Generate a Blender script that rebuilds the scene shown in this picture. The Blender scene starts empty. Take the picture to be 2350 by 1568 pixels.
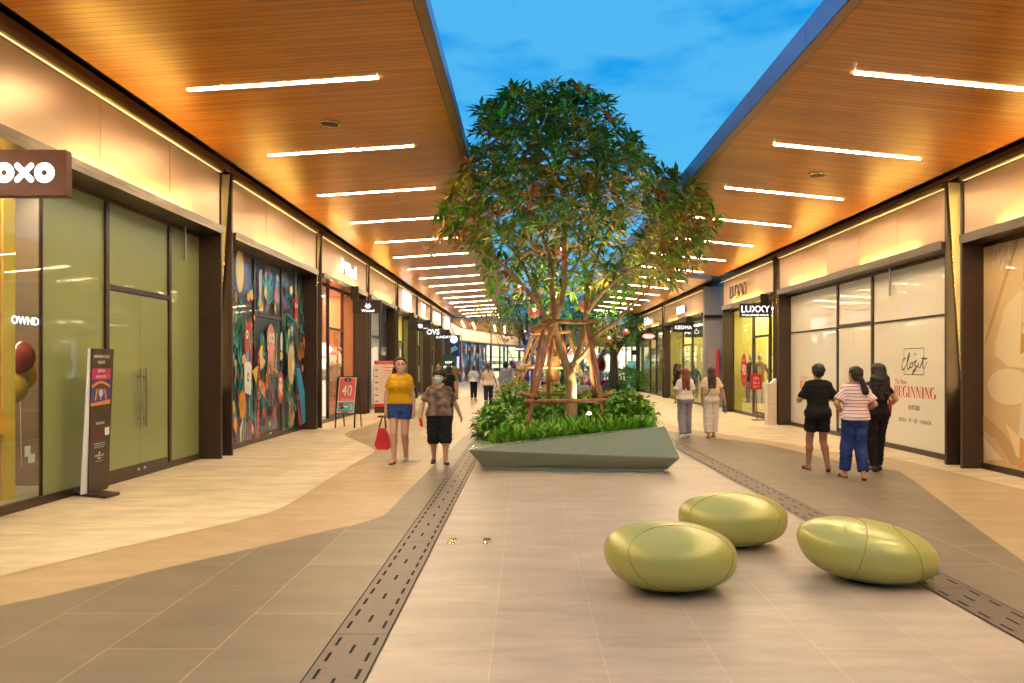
import bpy, math, random
import numpy as np
from mathutils import Vector, Matrix
R = random.Random(7)
C = bpy.context.scene.collection
F, H0, CX, CY = 1750.0, 1.62, 1206.0, 838.0   # focal length (px of a 2350 px wide frame), eye height, vanishing point
def G(vx, vy, z=0.0):                          # point of the photo that lies at height z
    d = F*(H0-z)/(vy-CY); return Vector(((vx-CX)*d/F, d, z))
def P(vx, vy, d):                              # point of the photo at distance d
    return Vector(((vx-CX)*d/F, d, H0+(CY-vy)*d/F))

# ---------------------------------------------------------------- materials
MATS = {}
def mat(name, col, rough=.5, metal=0., emit=None, es=0., coat=0., coatr=.03, noise=0., nscale=6., bump=0., bscale=40., spec=.5, stretch=(1,1,1), col2=None, sss=0, sheen=0):
    if name in MATS: return MATS[name]
    m = bpy.data.materials.new(name); m.use_nodes = True; nt = m.node_tree; b = nt.nodes['Principled BSDF']
    b.inputs['Base Color'].default_value = (*col, 1); b.inputs['Roughness'].default_value = rough
    b.inputs['Metallic'].default_value = metal; b.inputs['Specular IOR Level'].default_value = spec
    if coat: b.inputs['Coat Weight'].default_value = coat; b.inputs['Coat Roughness'].default_value = coatr
    if sheen: b.inputs['Sheen Weight'].default_value = sheen
    if sss: b.inputs['Subsurface Weight'].default_value = sss; b.inputs['Subsurface Scale'].default_value = .02
    if emit: b.inputs['Emission Color'].default_value = (*emit, 1); b.inputs['Emission Strength'].default_value = es
    if noise or bump:
        tc = nt.nodes.new('ShaderNodeTexCoord'); mp = nt.nodes.new('ShaderNodeMapping'); mp.inputs['Scale'].default_value = stretch
        nt.links.new(tc.outputs['Object'], mp.inputs[0])
    if noise:
        n = nt.nodes.new('ShaderNodeTexNoise'); n.inputs['Scale'].default_value = nscale; n.inputs['Detail'].default_value = 5
        nt.links.new(mp.outputs[0], n.inputs['Vector'])
        r = nt.nodes.new('ShaderNodeValToRGB'); r.color_ramp.elements[0].position = .3; r.color_ramp.elements[1].position = .72
        c2 = col2 or tuple(min(1, c*(1+noise)) for c in col)
        c1 = col if col2 else tuple(c*(1-noise) for c in col)
        r.color_ramp.elements[0].color = (*c1, 1); r.color_ramp.elements[1].color = (*c2, 1)
        nt.links.new(n.outputs[0], r.inputs[0]); nt.links.new(r.outputs[0], b.inputs['Base Color'])
    if bump:
        n2 = nt.nodes.new('ShaderNodeTexNoise'); n2.inputs['Scale'].default_value = bscale; n2.inputs['Detail'].default_value = 4
        nt.links.new(mp.outputs[0], n2.inputs['Vector'])
        bp = nt.nodes.new('ShaderNodeBump'); bp.inputs['Strength'].default_value = bump; bp.inputs['Distance'].default_value = .02
        nt.links.new(n2.outputs[0], bp.inputs['Height']); nt.links.new(bp.outputs[0], b.inputs['Normal'])
    MATS[name] = m; return m
def glow(name, col, es):                       # things that give off light
    if name in MATS: return MATS[name]
    m = mat(name, (.8, .8, .8), .4, emit=col, es=es); return m
def glassmat(name, tint=(1, 1, 1), refl=1.0):
    if name in MATS: return MATS[name]
    m = bpy.data.materials.new(name); m.use_nodes = True; nt = m.node_tree; nt.nodes.clear()
    out = nt.nodes.new('ShaderNodeOutputMaterial'); mx = nt.nodes.new('ShaderNodeMixShader'); tr = nt.nodes.new('ShaderNodeBsdfTransparent')
    gl = nt.nodes.new('ShaderNodeBsdfGlossy'); lw = nt.nodes.new('ShaderNodeLayerWeight'); lw.inputs[0].default_value = .5; p5 = nt.nodes.new('ShaderNodeMath'); p5.operation = 'POWER'; p5.inputs[1].default_value = 4.5; nt.links.new(lw.outputs['Facing'], p5.inputs[0])
    fr = nt.nodes.new('ShaderNodeMath'); fr.operation = 'MULTIPLY_ADD'; fr.inputs[1].default_value = .9; fr.inputs[2].default_value = .045; nt.links.new(p5.outputs[0], fr.inputs[0])
    gl.inputs['Roughness'].default_value = .01; tr.inputs[0].default_value = (*tint, 1)
    mu = nt.nodes.new('ShaderNodeMath'); mu.operation = 'MULTIPLY'; mu.inputs[1].default_value = refl; mu.use_clamp = True
    nt.links.new(fr.outputs[0], mu.inputs[0]); nt.links.new(mu.outputs[0], mx.inputs[0]); nt.links.new(tr.outputs[0], mx.inputs[1]); nt.links.new(gl.outputs[0], mx.inputs[2])
    nt.links.new(mx.outputs[0], out.inputs[0]); MATS[name] = m; return m
def tiles(name, col, col2, w=1.24, h=.62, ox=0., oy=0., mortar=(.5, .42, .33), rough=.42, msize=.004, var=.09):
    m = mat(name, col, rough); nt = m.node_tree; b = nt.nodes['Principled BSDF']
    tc = nt.nodes.new('ShaderNodeTexCoord'); mp = nt.nodes.new('ShaderNodeMapping'); mp.inputs['Rotation'].default_value = (0, 0, math.radians(90)); mp.inputs['Location'].default_value = (ox, oy, 0)
    br = nt.nodes.new('ShaderNodeTexBrick'); br.inputs['Scale'].default_value = 1; br.inputs['Brick Width'].default_value = w; br.inputs['Row Height'].default_value = h
    br.inputs['Mortar Size'].default_value = msize; br.inputs['Mortar Smooth'].default_value = .2
    br.inputs['Color1'].default_value = (*col, 1); br.inputs['Color2'].default_value = (*col2, 1); br.inputs['Mortar'].default_value = (*mortar, 1); br.offset = 0.5
    nt.links.new(tc.outputs['Object'], mp.inputs[0]); nt.links.new(mp.outputs[0], br.inputs[0])
    def layer(prev, scale, stretch, amt, lo=.35, hi=.65):
        mp2 = nt.nodes.new('ShaderNodeMapping'); mp2.inputs['Scale'].default_value = stretch; nt.links.new(tc.outputs['Object'], mp2.inputs[0])
        n = nt.nodes.new('ShaderNodeTexNoise'); n.inputs['Scale'].default_value = scale; n.inputs['Detail'].default_value = 6; nt.links.new(mp2.outputs[0], n.inputs[0])
        mr = nt.nodes.new('ShaderNodeMapRange'); mr.inputs[1].default_value = lo; mr.inputs[2].default_value = hi; mr.inputs[3].default_value = 1-amt; mr.inputs[4].default_value = 1+amt
        nt.links.new(n.outputs[0], mr.inputs[0]); mx = nt.nodes.new('ShaderNodeVectorMath'); mx.operation = 'SCALE'
        nt.links.new(prev, mx.inputs[0]); nt.links.new(mr.outputs[0], mx.inputs['Scale']); return mx.outputs[0], n
    c, _ = layer(br.outputs[0], 1.3, (1, 3, 1), var); c, _ = layer(c, 60, (1, 1, 1), .035); c, n3 = layer(c, 5, (.5, 2, 1), var*.8)
    c, _ = layer(c, .45, (1, 1, 1), .09); c, _ = layer(c, 9, (.4, 1.6, 1), .022, .4, .6)
    nt.links.new(c, b.inputs['Base Color'])
    mr = nt.nodes.new('ShaderNodeMapRange'); mr.inputs[3].default_value = rough-.1; mr.inputs[4].default_value = rough+.1; nt.links.new(n3.outputs[0], mr.inputs[0]); nt.links.new(mr.outputs[0], b.inputs['Roughness'])
    return m

# ---------------------------------------------------------------- meshes
class MB:
    def __init__(s): s.v = []; s.f = []; s.mi = []; s.ms = []; s.sm = []
    def _m(s, m):
        if m not in s.ms: s.ms.append(m)
        return s.ms.index(m)
    def add(s, vs, fs, m, smooth=False):
        b = len(s.v); s.v += [tuple(map(float, p)) for p in vs]; k = s._m(m)
        for f in fs: s.f.append([b+i for i in f]); s.mi.append(k); s.sm.append(smooth)
    def poly(s, pts, m): s.add(pts, [list(range(len(pts)))], m)
    def box(s, x0, x1, y0, y1, z0, z1, m):
        if x0 > x1: x0, x1 = x1, x0
        if y0 > y1: y0, y1 = y1, y0
        v = [(x, y, z) for z in (z0, z1) for y in (y0, y1) for x in (x0, x1)]
        s.add(v, [(0, 2, 3, 1), (4, 5, 7, 6), (0, 1, 5, 4), (2, 6, 7, 3), (0, 4, 6, 2), (1, 3, 7, 5)], m)
    def prism(s, pts, off, m):                 # extrude a polygon by vector off
        n = len(pts); q = [tuple(p[i]+off[i] for i in range(3)) for p in pts]
        s.add(list(pts)+q, [list(range(n))[::-1], list(range(n, 2*n))]+[(i, (i+1) % n, n+(i+1) % n, n+i) for i in range(n)], m)
    def tube(s, pts, rad, m, n=8, caps=True, smooth=True):
        pts = [Vector(p) for p in pts]; rad = rad if hasattr(rad, '__len__') else [rad]*len(pts)
        vs = []; fs = []; t0 = (pts[1]-pts[0]).normalized(); u = t0.orthogonal().normalized()
        for i, p in enumerate(pts):
            t = (pts[min(i+1, len(pts)-1)]-pts[max(i-1, 0)]).normalized(); u = (u-t*u.dot(t)).normalized(); w = t.cross(u)
            for k in range(n):
                a = 2*math.pi*k/n; vs.append(p+(u*math.cos(a)+w*math.sin(a))*rad[i])
        for i in range(len(pts)-1):
            for k in range(n): fs.append((i*n+k, i*n+(k+1) % n, (i+1)*n+(k+1) % n, (i+1)*n+k))
        if caps: fs += [list(range(n))[::-1], [(len(pts)-1)*n+k for k in range(n)]]
        s.add(vs, fs, m, smooth)
    def lathe(s, prof, c, m, n=20, sx=1, sy=1):
        vs = [(c[0]+r*math.cos(2*math.pi*k/n)*sx, c[1]+r*math.sin(2*math.pi*k/n)*sy, c[2]+z) for r, z in prof for k in range(n)]
        fs = [(i*n+k, i*n+(k+1) % n, (i+1)*n+(k+1) % n, (i+1)*n+k) for i in range(len(prof)-1) for k in range(n)]
        s.add(vs, fs, m, True)
    def ball(s, c, r, m, n=12, sc=(1, 1, 1)):
        prof = [(math.sin(math.pi*i/(n//2))*r, -math.cos(math.pi*i/(n//2))*r*sc[2]) for i in range(n//2+1)]
        s.lathe(prof, c, m, n, sc[0], sc[1])
    def text(s, body, fr, x, y, size, m, sx=1., align='CENTER', off=0., shear=0., depth=0., bold=0.):
        vs, fs = textmesh(body, align, shear, depth/size if depth else 0, bold)
        o, u, v, nn = fr
        s.add([o+u*(x+a*size*sx)+v*(y+b*size)+nn*(off+c*size) for a, b, c in vs], fs, m)
    def build(s, name, parent=None, local=False, bevel=0., **tags):
        me = bpy.data.meshes.new(name); off = Vector((0, 0, 0))
        if parent is not None and not local: off = woff(parent)
        me.from_pydata([(a-off.x, b-off.y, c-off.z) for a, b, c in s.v], [], s.f)
        for m in s.ms: me.materials.append(m)
        me.polygons.foreach_set('material_index', s.mi); me.polygons.foreach_set('use_smooth', s.sm)
        me.validate(); me.update()
        o = bpy.data.objects.new(name, me); C.objects.link(o); o.parent = parent
        if bevel:
            md = o.modifiers.new('b', 'BEVEL'); md.width = bevel; md.segments = 2; md.limit_method = 'ANGLE'
        for k, v in tags.items(): o[k] = v
        return o
def woff(o):
    p = Vector((0, 0, 0))
    while o is not None: p += o.location; o = o.parent
    return p
_tc = {}
def textmesh(body, align, shear=0., ext=0., bold=0.):
    k = (body, align, shear, ext, bold)
    if k not in _tc:
        c = bpy.data.curves.new('t', 'FONT'); c.body = body; c.align_x = align; c.shear = shear; c.extrude = ext; c.resolution_u = 2; c.offset = bold
        o = bpy.data.objects.new('t', c); C.objects.link(o); bpy.context.view_layer.update()
        me = bpy.data.meshes.new_from_object(o.evaluated_get(bpy.context.evaluated_depsgraph_get()))
        _tc[k] = ([tuple(v.co) for v in me.vertices], [tuple(p.vertices) for p in me.polygons])
        bpy.data.objects.remove(o); bpy.data.curves.remove(c); bpy.data.meshes.remove(me)
    return _tc[k]
def thing(name, label, cat, loc=(0, 0, 0), group=None, rz=0.):
    o = bpy.data.objects.new(name, None); C.objects.link(o); o.location = loc; o.rotation_euler = (0, 0, rz); o.empty_display_size = .1
    o['label'] = label; o['category'] = cat
    if group: o['group'] = group
    return o
def copytree(root, loc, label, rz=None):
    r = root.copy(); C.objects.link(r); r.location = loc; r['label'] = label
    if rz is not None: r.rotation_euler = (0, 0, rz)
    def rec(a, b):
        for ch in list(a.children):
            c = ch.copy(); C.objects.link(c); c.parent = b; rec(ch, c)
    rec(root, r); return r
def struct(mb, name, **k): return mb.build(name, kind='structure', **k)
def frame(o, u, v):                            # origin, right, up, normal
    u = Vector(u).normalized(); v = Vector(v).normalized(); return (Vector(o), u, v, u.cross(v))

# ---------------------------------------------------------------- common materials
M_dark = mat('dark_bronze', (.055, .032, .022), .38, .25, noise=.12, nscale=9)
M_frame = mat('frame_bronze', (.07, .045, .034), .32, .5)
M_beam = mat('beam_metal', (.16, .13, .10), .28, .75, noise=.1, nscale=3)
M_gold = mat('gold_trim', (.75, .55, .26), .25, .9)
M_cream = mat('cream_plate', (.72, .60, .32), .4, .1)
M_black = mat('black_paint', (.012, .011, .012), .4)
M_white = mat('white_paint', (.8, .8, .78), .45)
M_glass = glassmat('clear_glass', (.93, .96, .93), 1.0)
M_steel = mat('brushed_steel', (.6, .55, .5), .3, 1.)
M_red = mat('red_print', (.55, .02, .03), .35)
M_lite = glow('sign_letters_lit', (.92, .96, 1.), 1.7)
M_blk2 = mat('sign_black', (.02, .014, .012), .45)
# ================================================================ GROUND
M_tan = tiles('floor_tan', (.42, .31, .19), (.45, .335, .205), ox=0, oy=1.14)
M_cen = tiles('floor_center', (.405, .332, .28), (.44, .362, .305), ox=0, oy=.81, mortar=(.52, .42, .32))
M_drk = tiles('floor_dark', (.168, .136, .104), (.193, .158, .122), oy=1.14, mortar=(.40, .31, .22))
M_crm = tiles('floor_cream', (.63, .525, .375), (.68, .565, .41), oy=1.14, mortar=(.64, .5, .33), var=.13)
M_mid = tiles('floor_mid', (.30, .225, .14), (.33, .245, .15), oy=1.14, mortar=(.46, .35, .22))
M_drain = mat('drain_stone', (.13, .10, .085), .45, noise=.1, nscale=30)
g = MB(); g.poly([(-300, -60, -.01), (300, -60, -.01), (300, 500, -.01), (-300, 500, -.01)], mat('asphalt', (.06, .06, .06), .8)); struct(g, 'ground')
p = MB(); p.poly([(-13, -12, 0), (14, -12, 0), (14, 150, 0), (-13, 150, 0)], M_tan); struct(p, 'pavement')
def sheet(name, pts, z, m): q = MB(); q.poly([(a, b, z) for a, b in pts], m); struct(q, name)
def smooth_path(pts, n=4):
    pts = [Vector(p) for p in pts]; out = [pts[0]]
    for i in range(len(pts)-1):
        a, b, c, d = pts[max(i-1, 0)], pts[i], pts[i+1], pts[min(i+2, len(pts)-1)]
        for k in range(1, n+1):
            t = k/n; out.append(.5*((2*b)+(c-a)*t+(2*a-5*b+4*c-d)*t*t+(3*b-a-3*c+d)*t**3))
    return [tuple(q) for q in out]
gp = lambda l: [G(a, b)[:2] for a, b in l]
# cream band by the left shops: near bank, then the rounded bay
A = gp([(0, 1323), (194, 1277), (360, 1238), (539, 1198), (640, 1169), (705, 1131.6), (752, 1101), (800, 1072), (845, 1046)])
A = [(-4.62, 4.5)]+A
A2 = gp([(845, 1046), (860, 1036), (852, 1028), (815, 1011), (792, 1000), (804, 990), (850, 974), (905, 957), (970, 935)])
sheet('floor_cream', [(-6, -12), (-4.6, -12)]+smooth_path(A, 3)+smooth_path(A2, 4)+[(-3.0, 40), (-4, 60), (-6, 75), (-13, 75), (-13, 60), (-6, 57)], .004, M_crm)
B = gp([(0, 1392), (136.7, 1363), (424, 1295), (600, 1255), (752, 1219), (820, 1204), (858, 1192), (885, 1180), (920, 1145), (1000, 1064), (1060, 1006)])
B = [(-4.55, 3.85)]+B
sheet('floor_dark', [(-1.13, -12), (-4.55, -12)]+smooth_path(B, 4)+[G(1092, 985)[:2], (-1.13, 24)], .005, M_drk)
sheet('floor_mid', gp([(800, 1074), (862, 1037), (850, 1026), (800, 1004), (812, 990), (905, 960), (985, 938), (1035, 940), (985, 975), (962, 996), (1010, 1022), (1000, 1040), (960, 1060), (860, 1062)]), .008, M_mid)
sheet('floor_center', [(-.82, -12), (2.9, -12), (2.9, 26), (2.2, 34), (-.82, 34)], .004, M_cen)
Cc = gp([(2350, 1290), (2254, 1222), (2160, 1152), (2100, 1106), (2078, 1092), (2062, 1082), (2039.6, 1078), (1960, 1064), (1886, 1051), (1758, 1020), (1670, 1009), (1598, 1000), (1510, 985)])
Cc = [(3.55, 4.35)]+Cc
sheet('floor_dark', [(3.22, -12), (3.22, 30)]+[(3.9, 30)]+smooth_path(Cc, 3)[::-1]+[(3.55, -12)], .005, M_drk)
Dd = gp([(2350, 1124), (2200, 1088), (2040, 1051), (1918, 1038), (1790, 1016), (1690, 1001), (1598, 988), (1530, 974)])
Dd = [(6.9, 4)]+Dd
sheet('floor_cream', [(9.4, -12), (9.4, 60), (5.8, 60), (4.9, 36)]+smooth_path(Dd, 3)[::-1]+[(7.0, -12)], .004, M_crm)
# far warm/pinkish plaza
sheet('floor_far', [(-12, 60), (12, 60), (12, 110), (-12, 110)], .009, tiles('floor_far', (.5, .46, .5), (.55, .5, .52)))
# drains
for x0, x1, ph in ((-1.14, -.82, 4.56-2.4*6), (2.90, 3.22, 3.1-2.4*6)):
    d = MB(); d.poly([(x0, -12, .009), (x1, -12, .009), (x1, 60, .009), (x0, 60, .009)], M_drain)
    mblk = mat('slot_black', (.004, .004, .004), .9)
    for e in (x0, x1): d.poly([(e-.004, -12, .0115), (e+.004, -12, .0115), (e+.004, 60, .0115), (e-.004, 60, .0115)], mblk)
    w = x1-x0; y = ph; i = 0
    while y < 45:
        for k in range(10):
            yy = y+.1+k*.235
            for fx, ln in ((.16, .13), (.84, .13)) + (((.5, .13),) if k % 2 == 0 else ()):
                xx = x0+w*fx; a = yy+(.115 if fx == .5 else 0)
                if a > -3: d.poly([(xx-.009, a, .0115), (xx+.009, a, .0115), (xx+.009, a+ln, .0115), (xx-.009, a+ln, .0115)], mblk)
        d.poly([(x0, y-.003, .0112), (x1, y-.003, .0112), (x1, y+.003, .0112), (x0, y+.003, .0112)], mblk); y += 2.4
    struct(d, 'drain_channel')
# small round floor covers
lab = ['left far', 'left near', 'right far', 'right near']
for i, (vx, vy) in enumerate([(1040, 1240), (1036, 1248.5), (1118, 1239.5), (1118, 1248.5)]):
    x, y, _ = G(vx, vy); q = MB(); q.lathe([(0, .016), (.036, .016), (.04, .006)], (x, y, 0), M_gold if i != 2 else M_drain, 18)
    q.build('floor_cap', label='small %s round cap set in the center paving, %s of the four' % ('dull dark' if i == 2 else 'brass', lab[i]), category='floor cap', group='round caps set in the paving')

# ================================================================ CANOPIES
def wood_soffit():
    m = mat('wood_planks', (.36, .13, .03), .33); nt = m.node_tree; b = nt.nodes['Principled BSDF']
    tc = nt.nodes.new('ShaderNodeTexCoord'); sp = nt.nodes.new('ShaderNodeSeparateXYZ'); nt.links.new(tc.outputs['Object'], sp.inputs[0])
    def math_(op, a, bb=None):
        n = nt.nodes.new('ShaderNodeMath'); n.operation = op
        if hasattr(a, 'links'): nt.links.new(a, n.inputs[0])
        else: n.inputs[0].default_value = a
        if bb is not None:
            if hasattr(bb, 'links'): nt.links.new(bb, n.inputs[1])
            else: n.inputs[1].default_value = bb
        return n.outputs[0]
    yv = math_('MULTIPLY', sp.outputs[1], 1/.10); fl = math_('FLOOR', yv); fr = math_('FRACT', yv)
    wn = nt.nodes.new('ShaderNodeTexWhiteNoise'); wn.noise_dimensions = '2D'
    cb = nt.nodes.new('ShaderNodeCombineXYZ'); nt.links.new(fl, cb.inputs[0]); nt.links.new(math_('FLOOR', math_('MULTIPLY', sp.outputs[0], .45)), cb.inputs[1]); nt.links.new(cb.outputs[0], wn.inputs['Vector'])
    mp = nt.nodes.new('ShaderNodeMapping'); mp.inputs['Scale'].default_value = (.5, 14, 1); nt.links.new(tc.outputs['Object'], mp.inputs[0])
    n = nt.nodes.new('ShaderNodeTexNoise'); n.inputs['Scale'].default_value = 3; n.inputs['Detail'].default_value = 7; nt.links.new(mp.outputs[0], n.inputs[0])
    r = nt.nodes.new('ShaderNodeValToRGB'); r.color_ramp.elements[0].color = (.30, .105, .008, 1); r.color_ramp.elements[1].color = (.62, .245, .014, 1)
    r.color_ramp.elements[0].position = .2; r.color_ramp.elements[1].position = .8
    v = math_('ADD', math_('MULTIPLY', n.outputs[0], .72), math_('MULTIPLY', wn.outputs[0], .28)); nt.links.new(v, r.inputs[0])
    gr = math_('LESS_THAN', fr, .07); mx = nt.nodes.new('ShaderNodeMixRGB'); mx.inputs[2].default_value = (.06, .02, .005, 1)
    nt.links.new(gr, mx.inputs[0]); nt.links.new(r.outputs[0], mx.inputs[1]); nt.links.new(mx.outputs[0], b.inputs['Base Color'])
    bp = nt.nodes.new('ShaderNodeBump'); bp.inputs['Strength'].default_value = .5; bp.inputs['Distance'].default_value = .01; bp.invert = True
    nt.links.new(gr, bp.inputs['Height']); nt.links.new(bp.outputs[0], b.inputs['Normal']); return m
M_wood = wood_soffit()
M_fasc = mat('fascia_metal', (.30, .29, .52), .3, .4)
M_under = mat('canopy_edge_metal', (.22, .15, .10), .35, .6, noise=.1, nscale=2)
M_roof = mat('roof_grey', (.2, .2, .2), .8)
zL = lambda x: H0+3.423+.065*(4.95-abs(x))
zR = lambda x: H0+2.98+.1*(6.5-abs(x))
def canopy(label, edge, inner, zf, fh, sgn, wallx):
    """edge, inner: outlines (x, y) of the open-sky edge and of the shop-side edge, both near to far."""
    t = thing('canopy', label, 'canopy', (inner[0][0], inner[0][1], 0), 'timber lined canopies over the shop fronts')
    s = MB(); w = MB()
    s.poly([(x, y, zf(x)) for x, y in edge]+[(x, y, zf(x)) for x, y in inner[::-1]], M_wood); s.build('soffit', t)
    u = MB(); fa = MB(); dk = MB()
    for (xa, ya), (xb, yb) in zip(edge[:-1], edge[1:]):
        L = math.hypot(xb-xa, yb-ya); n = max(1, round(L/2.0)); o = .12*sgn
        for k in range(n):
            g0, g1 = k/n+.004/L, (k+1)/n-.004/L
            pa = (xa+(xb-xa)*g0, ya+(yb-ya)*g0); pb = (xa+(xb-xa)*g1, ya+(yb-ya)*g1)
            dx, dy = (o, 0) if abs(xb-xa) < abs(yb-ya) else (0, -.12)
            za, zb_ = zf(pa[0])-.003, zf(pb[0])-.003
            u.poly([(pa[0]+dx*.1, pa[1]+dy*.1, za), (pb[0]+dx*.1, pb[1]+dy*.1, zb_), (pb[0]+dx, pb[1]+dy, zb_+.004), (pa[0]+dx, pa[1]+dy, za+.004)], M_under)
            fa.poly([(pa[0]+dx, pa[1]+dy, za), (pb[0]+dx, pb[1]+dy, zb_), (pb[0]+dx*1.15, pb[1]+dy*1.15, zb_+fh), (pa[0]+dx*1.15, pa[1]+dy*1.15, za+fh)], M_fasc)
        dx, dy = (o, 0) if abs(xb-xa) < abs(yb-ya) else (0, -.12)
        dk.poly([(xa+dx*.9, ya+dy*.9, zf(xa)+.004), (xb+dx*.9, yb+dy*.9, zf(xb)+.004), (xb+dx*.9, yb+dy*.9, zf(xb)+fh-.01), (xa+dx*.9, ya+dy*.9, zf(xa)+fh-.01)], M_black)
        dk.poly([(xa, ya, zf(xa)+.002), (xb, yb, zf(xb)+.002), (xb+dx*1.1, yb+dy*1.1, zf(xb)+.003), (xa+dx*1.1, ya+dy*1.1, zf(xa)+.003)], M_black)
        dk.poly([(xa+dx*.95, ya+dy*.95, zf(xa)+fh-.01), (xb+dx*.95, yb+dy*.95, zf(xb)+fh-.01), (xb-dx*3, yb-dy*3, zf(xb)+fh+.03), (xa-dx*3, ya-dy*3, zf(xa)+fh+.03)], M_black)
    u.build('edge_strip', t); fa.build('fascia', t); dk.build('backing', t)
    rf = MB(); top = max(zf(edge[0][0]), zf(inner[0][0]))+.24
    rf.poly([(x, y, top) for x, y in edge]+[(x, y, top) for x, y in inner[::-1]], M_roof)
    # dark recess between soffit and shop fronts
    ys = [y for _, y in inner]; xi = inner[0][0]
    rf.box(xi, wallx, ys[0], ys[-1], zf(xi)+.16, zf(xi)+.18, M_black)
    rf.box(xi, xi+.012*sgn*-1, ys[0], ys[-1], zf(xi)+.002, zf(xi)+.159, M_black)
    rf.build('roof', t); return t
edL = [(-1.14, -8), (-1.14, 30), (-1.28, 38), (-1.46, 50), (-1.6, 58)]
canopy('long canopy on the left with dark amber plank underside', edL, [(-4.95, -8), (-4.95, 54.5)], zL, .17, 1, -5.8)
canopy('right canopy nearest the camera with a lilac metal edge', [(3.07, -8), (3.07, 26.0)], [(6.5, -8), (6.5, 25.6)], zR, .27, -1, 7.4)
canopy('second right canopy beyond a narrow dark gap', [(6.5, 26.75), (3.07, 26.75), (3.07, 48)], [(6.5, 26.75), (6.5, 47.6)], zR, .27, -1, 7.4)
M_strip = glow('light_strip', (1., .765, .44), 225.)
M_strip2 = glow('light_strip_far', (1., .72, .40), 45.)
def strips(side, zf, xa, xb, y0, dy, n, words):
    for k in range(n):
        y = y0+dy*k; t = thing('ceiling_light', words(k), 'ceiling light', (xa, y, zf(xa)-.02), 'linear lights set in the canopy ceilings')
        q = MB(); h = .026
        q.prism([(xa, y-h, zf(xa)-.006), (xb, y-h, zf(xb)-.006), (xb, y+h, zf(xb)-.006), (xa, y+h, zf(xa)-.006)], (0, 0, -.006), M_strip); q.build('diffuser', t)
        q = MB()
        for a, b in ((-h-.012, -h), (h, h+.012)):
            q.prism([(xa, y+a, zf(xa)-.004), (xb, y+a, zf(xb)-.004), (xb, y+b, zf(xb)-.004), (xa, y+b, zf(xa)-.004)], (0, 0, -.01), M_under)
        q.build('light_frame', t)
ORD = ['first', 'second', 'third', 'fourth', 'fifth', 'sixth', 'seventh', 'eighth', 'ninth', 'tenth', 'eleventh', 'twelfth', 'thirteenth', 'fourteenth', 'fifteenth', 'sixteenth']
strips(-1, zL, -4.25, -1.86, 9.6-9, 3.0, 3, lambda k: 'linear light under the left canopy, out of view near the camera')
strips(-1, zL, -4.25, -1.86, 9.6, 3.0, 16, lambda k: '%s white light bar from the camera under the left canopy' % ORD[k])
strips(1, zR, 3.67, 5.82, 8.5-8.25, 2.75, 3, lambda k: 'linear light under the right canopy, out of view near the camera')
strips(1, zR, 3.67, 5.82, 8.5, 2.75, 14, lambda k: '%s white light bar from the camera under the right canopies' % ORD[k])
# recessed round speakers, dome cameras
for (vx, vy, zf, w) in ((757, 283, zL, 'left'), (1875, 402, zR, 'right')):
    X = (vx-CX)/(CY-vy)*(3.5 if zf is zL else 3.2); zz = zf(X); d = F*(zz-H0)/(CY-vy); X = (vx-CX)*d/F; zz = zf(X)
    t = thing('ceiling_speaker', 'round dark recessed speaker in the %s canopy ceiling' % w, 'speaker', (X, d, zz), 'round ceiling speakers')
    q = MB(); q.lathe([(0, -.012), (.125, -.012)], (X, d, zz), mat('grille', (.05, .03, .02), .6), 24); q.build('grille', t)
    q = MB(); q.lathe([(.125, -.006), (.13, -.018), (.15, -.014), (.155, -.002)], (X, d, zz), M_gold, 24); q.build('ring', t)
for i, (vx, vy) in enumerate(((978, 566), (990, 582))):
    zz = zL(-2.7); d = F*(zz-H0)/(CY-vy)*.985; X = (vx-CX)*d/F; zz = zL(X)
    t = thing('security_camera', 'white dome security camera under the left canopy, %s of the two' % ('farther' if i else 'nearer'), 'security camera', (X, d, zz), 'dome cameras')
    q = MB(); q.lathe([(.075, 0), (.08, -.05), (.06, -.07)], (X, d, zz), M_white, 16); q.build('housing', t)
    q = MB(); q.ball((X, d, zz-.075), .055, M_white, 14); q.build('dome', t)
    q = MB(); q.ball((X, d-.045, zz-.09), .02, M_black, 10); q.build('lens', t)
# ================================================================ SHOP FRONTS
M_panel = mat('satin_panel', (.54, .375, .245), .33, .45, noise=.05, nscale=1.2, stretch=(1, .6, 3))
M_led = glow('led_line', (1., .70, .3), .95)
M_wash = glow('panel_wash', (1., .56, .10), 180.)
M_wash2 = glow('panel_wash_soft', (1., .6, .2), 90.)
M_seam = glow('seam_glow', (1., .75, .4), 2.)
M_redband = mat('rust_band', (.34, .12, .035), .45)
def film(name, col, r=.45): return mat(name, col, r, coat=.9, coatr=.02)
M_olive = mat('olive_film', (.235, .268, .10), .42, coat=.5, coatr=.04); M_whitefilm = film('white_film', (.86, .79, .68))
class Side: pass
L = Side(); L.s = -1; L.front = -5.24; L.glass = -5.62; L.zb = 3.87; L.zt = 5.01; L.tr = 2.64; L.ob = -13.
Rr = Side(); Rr.s = 1; Rr.front = 6.82; Rr.glass = 7.15; Rr.zb = 3.51; Rr.zt = 4.57; Rr.tr = 2.46; Rr.ob = 15.
def blade(q, S, y, th, taper):
    for z0, z1 in ((0.004, 1.2), (1.206, 2.4), (2.406, S.zt+.03)): q.box(S.front, S.glass+.0, y, y+th, z0, z1, M_dark)
    q.box(S.front+.006*S.s, S.glass-.004*S.s, y+.008, y+th-.008, .01, S.zt, M_black)  # black core added so the slot strip cannot leak through the joints
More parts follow.
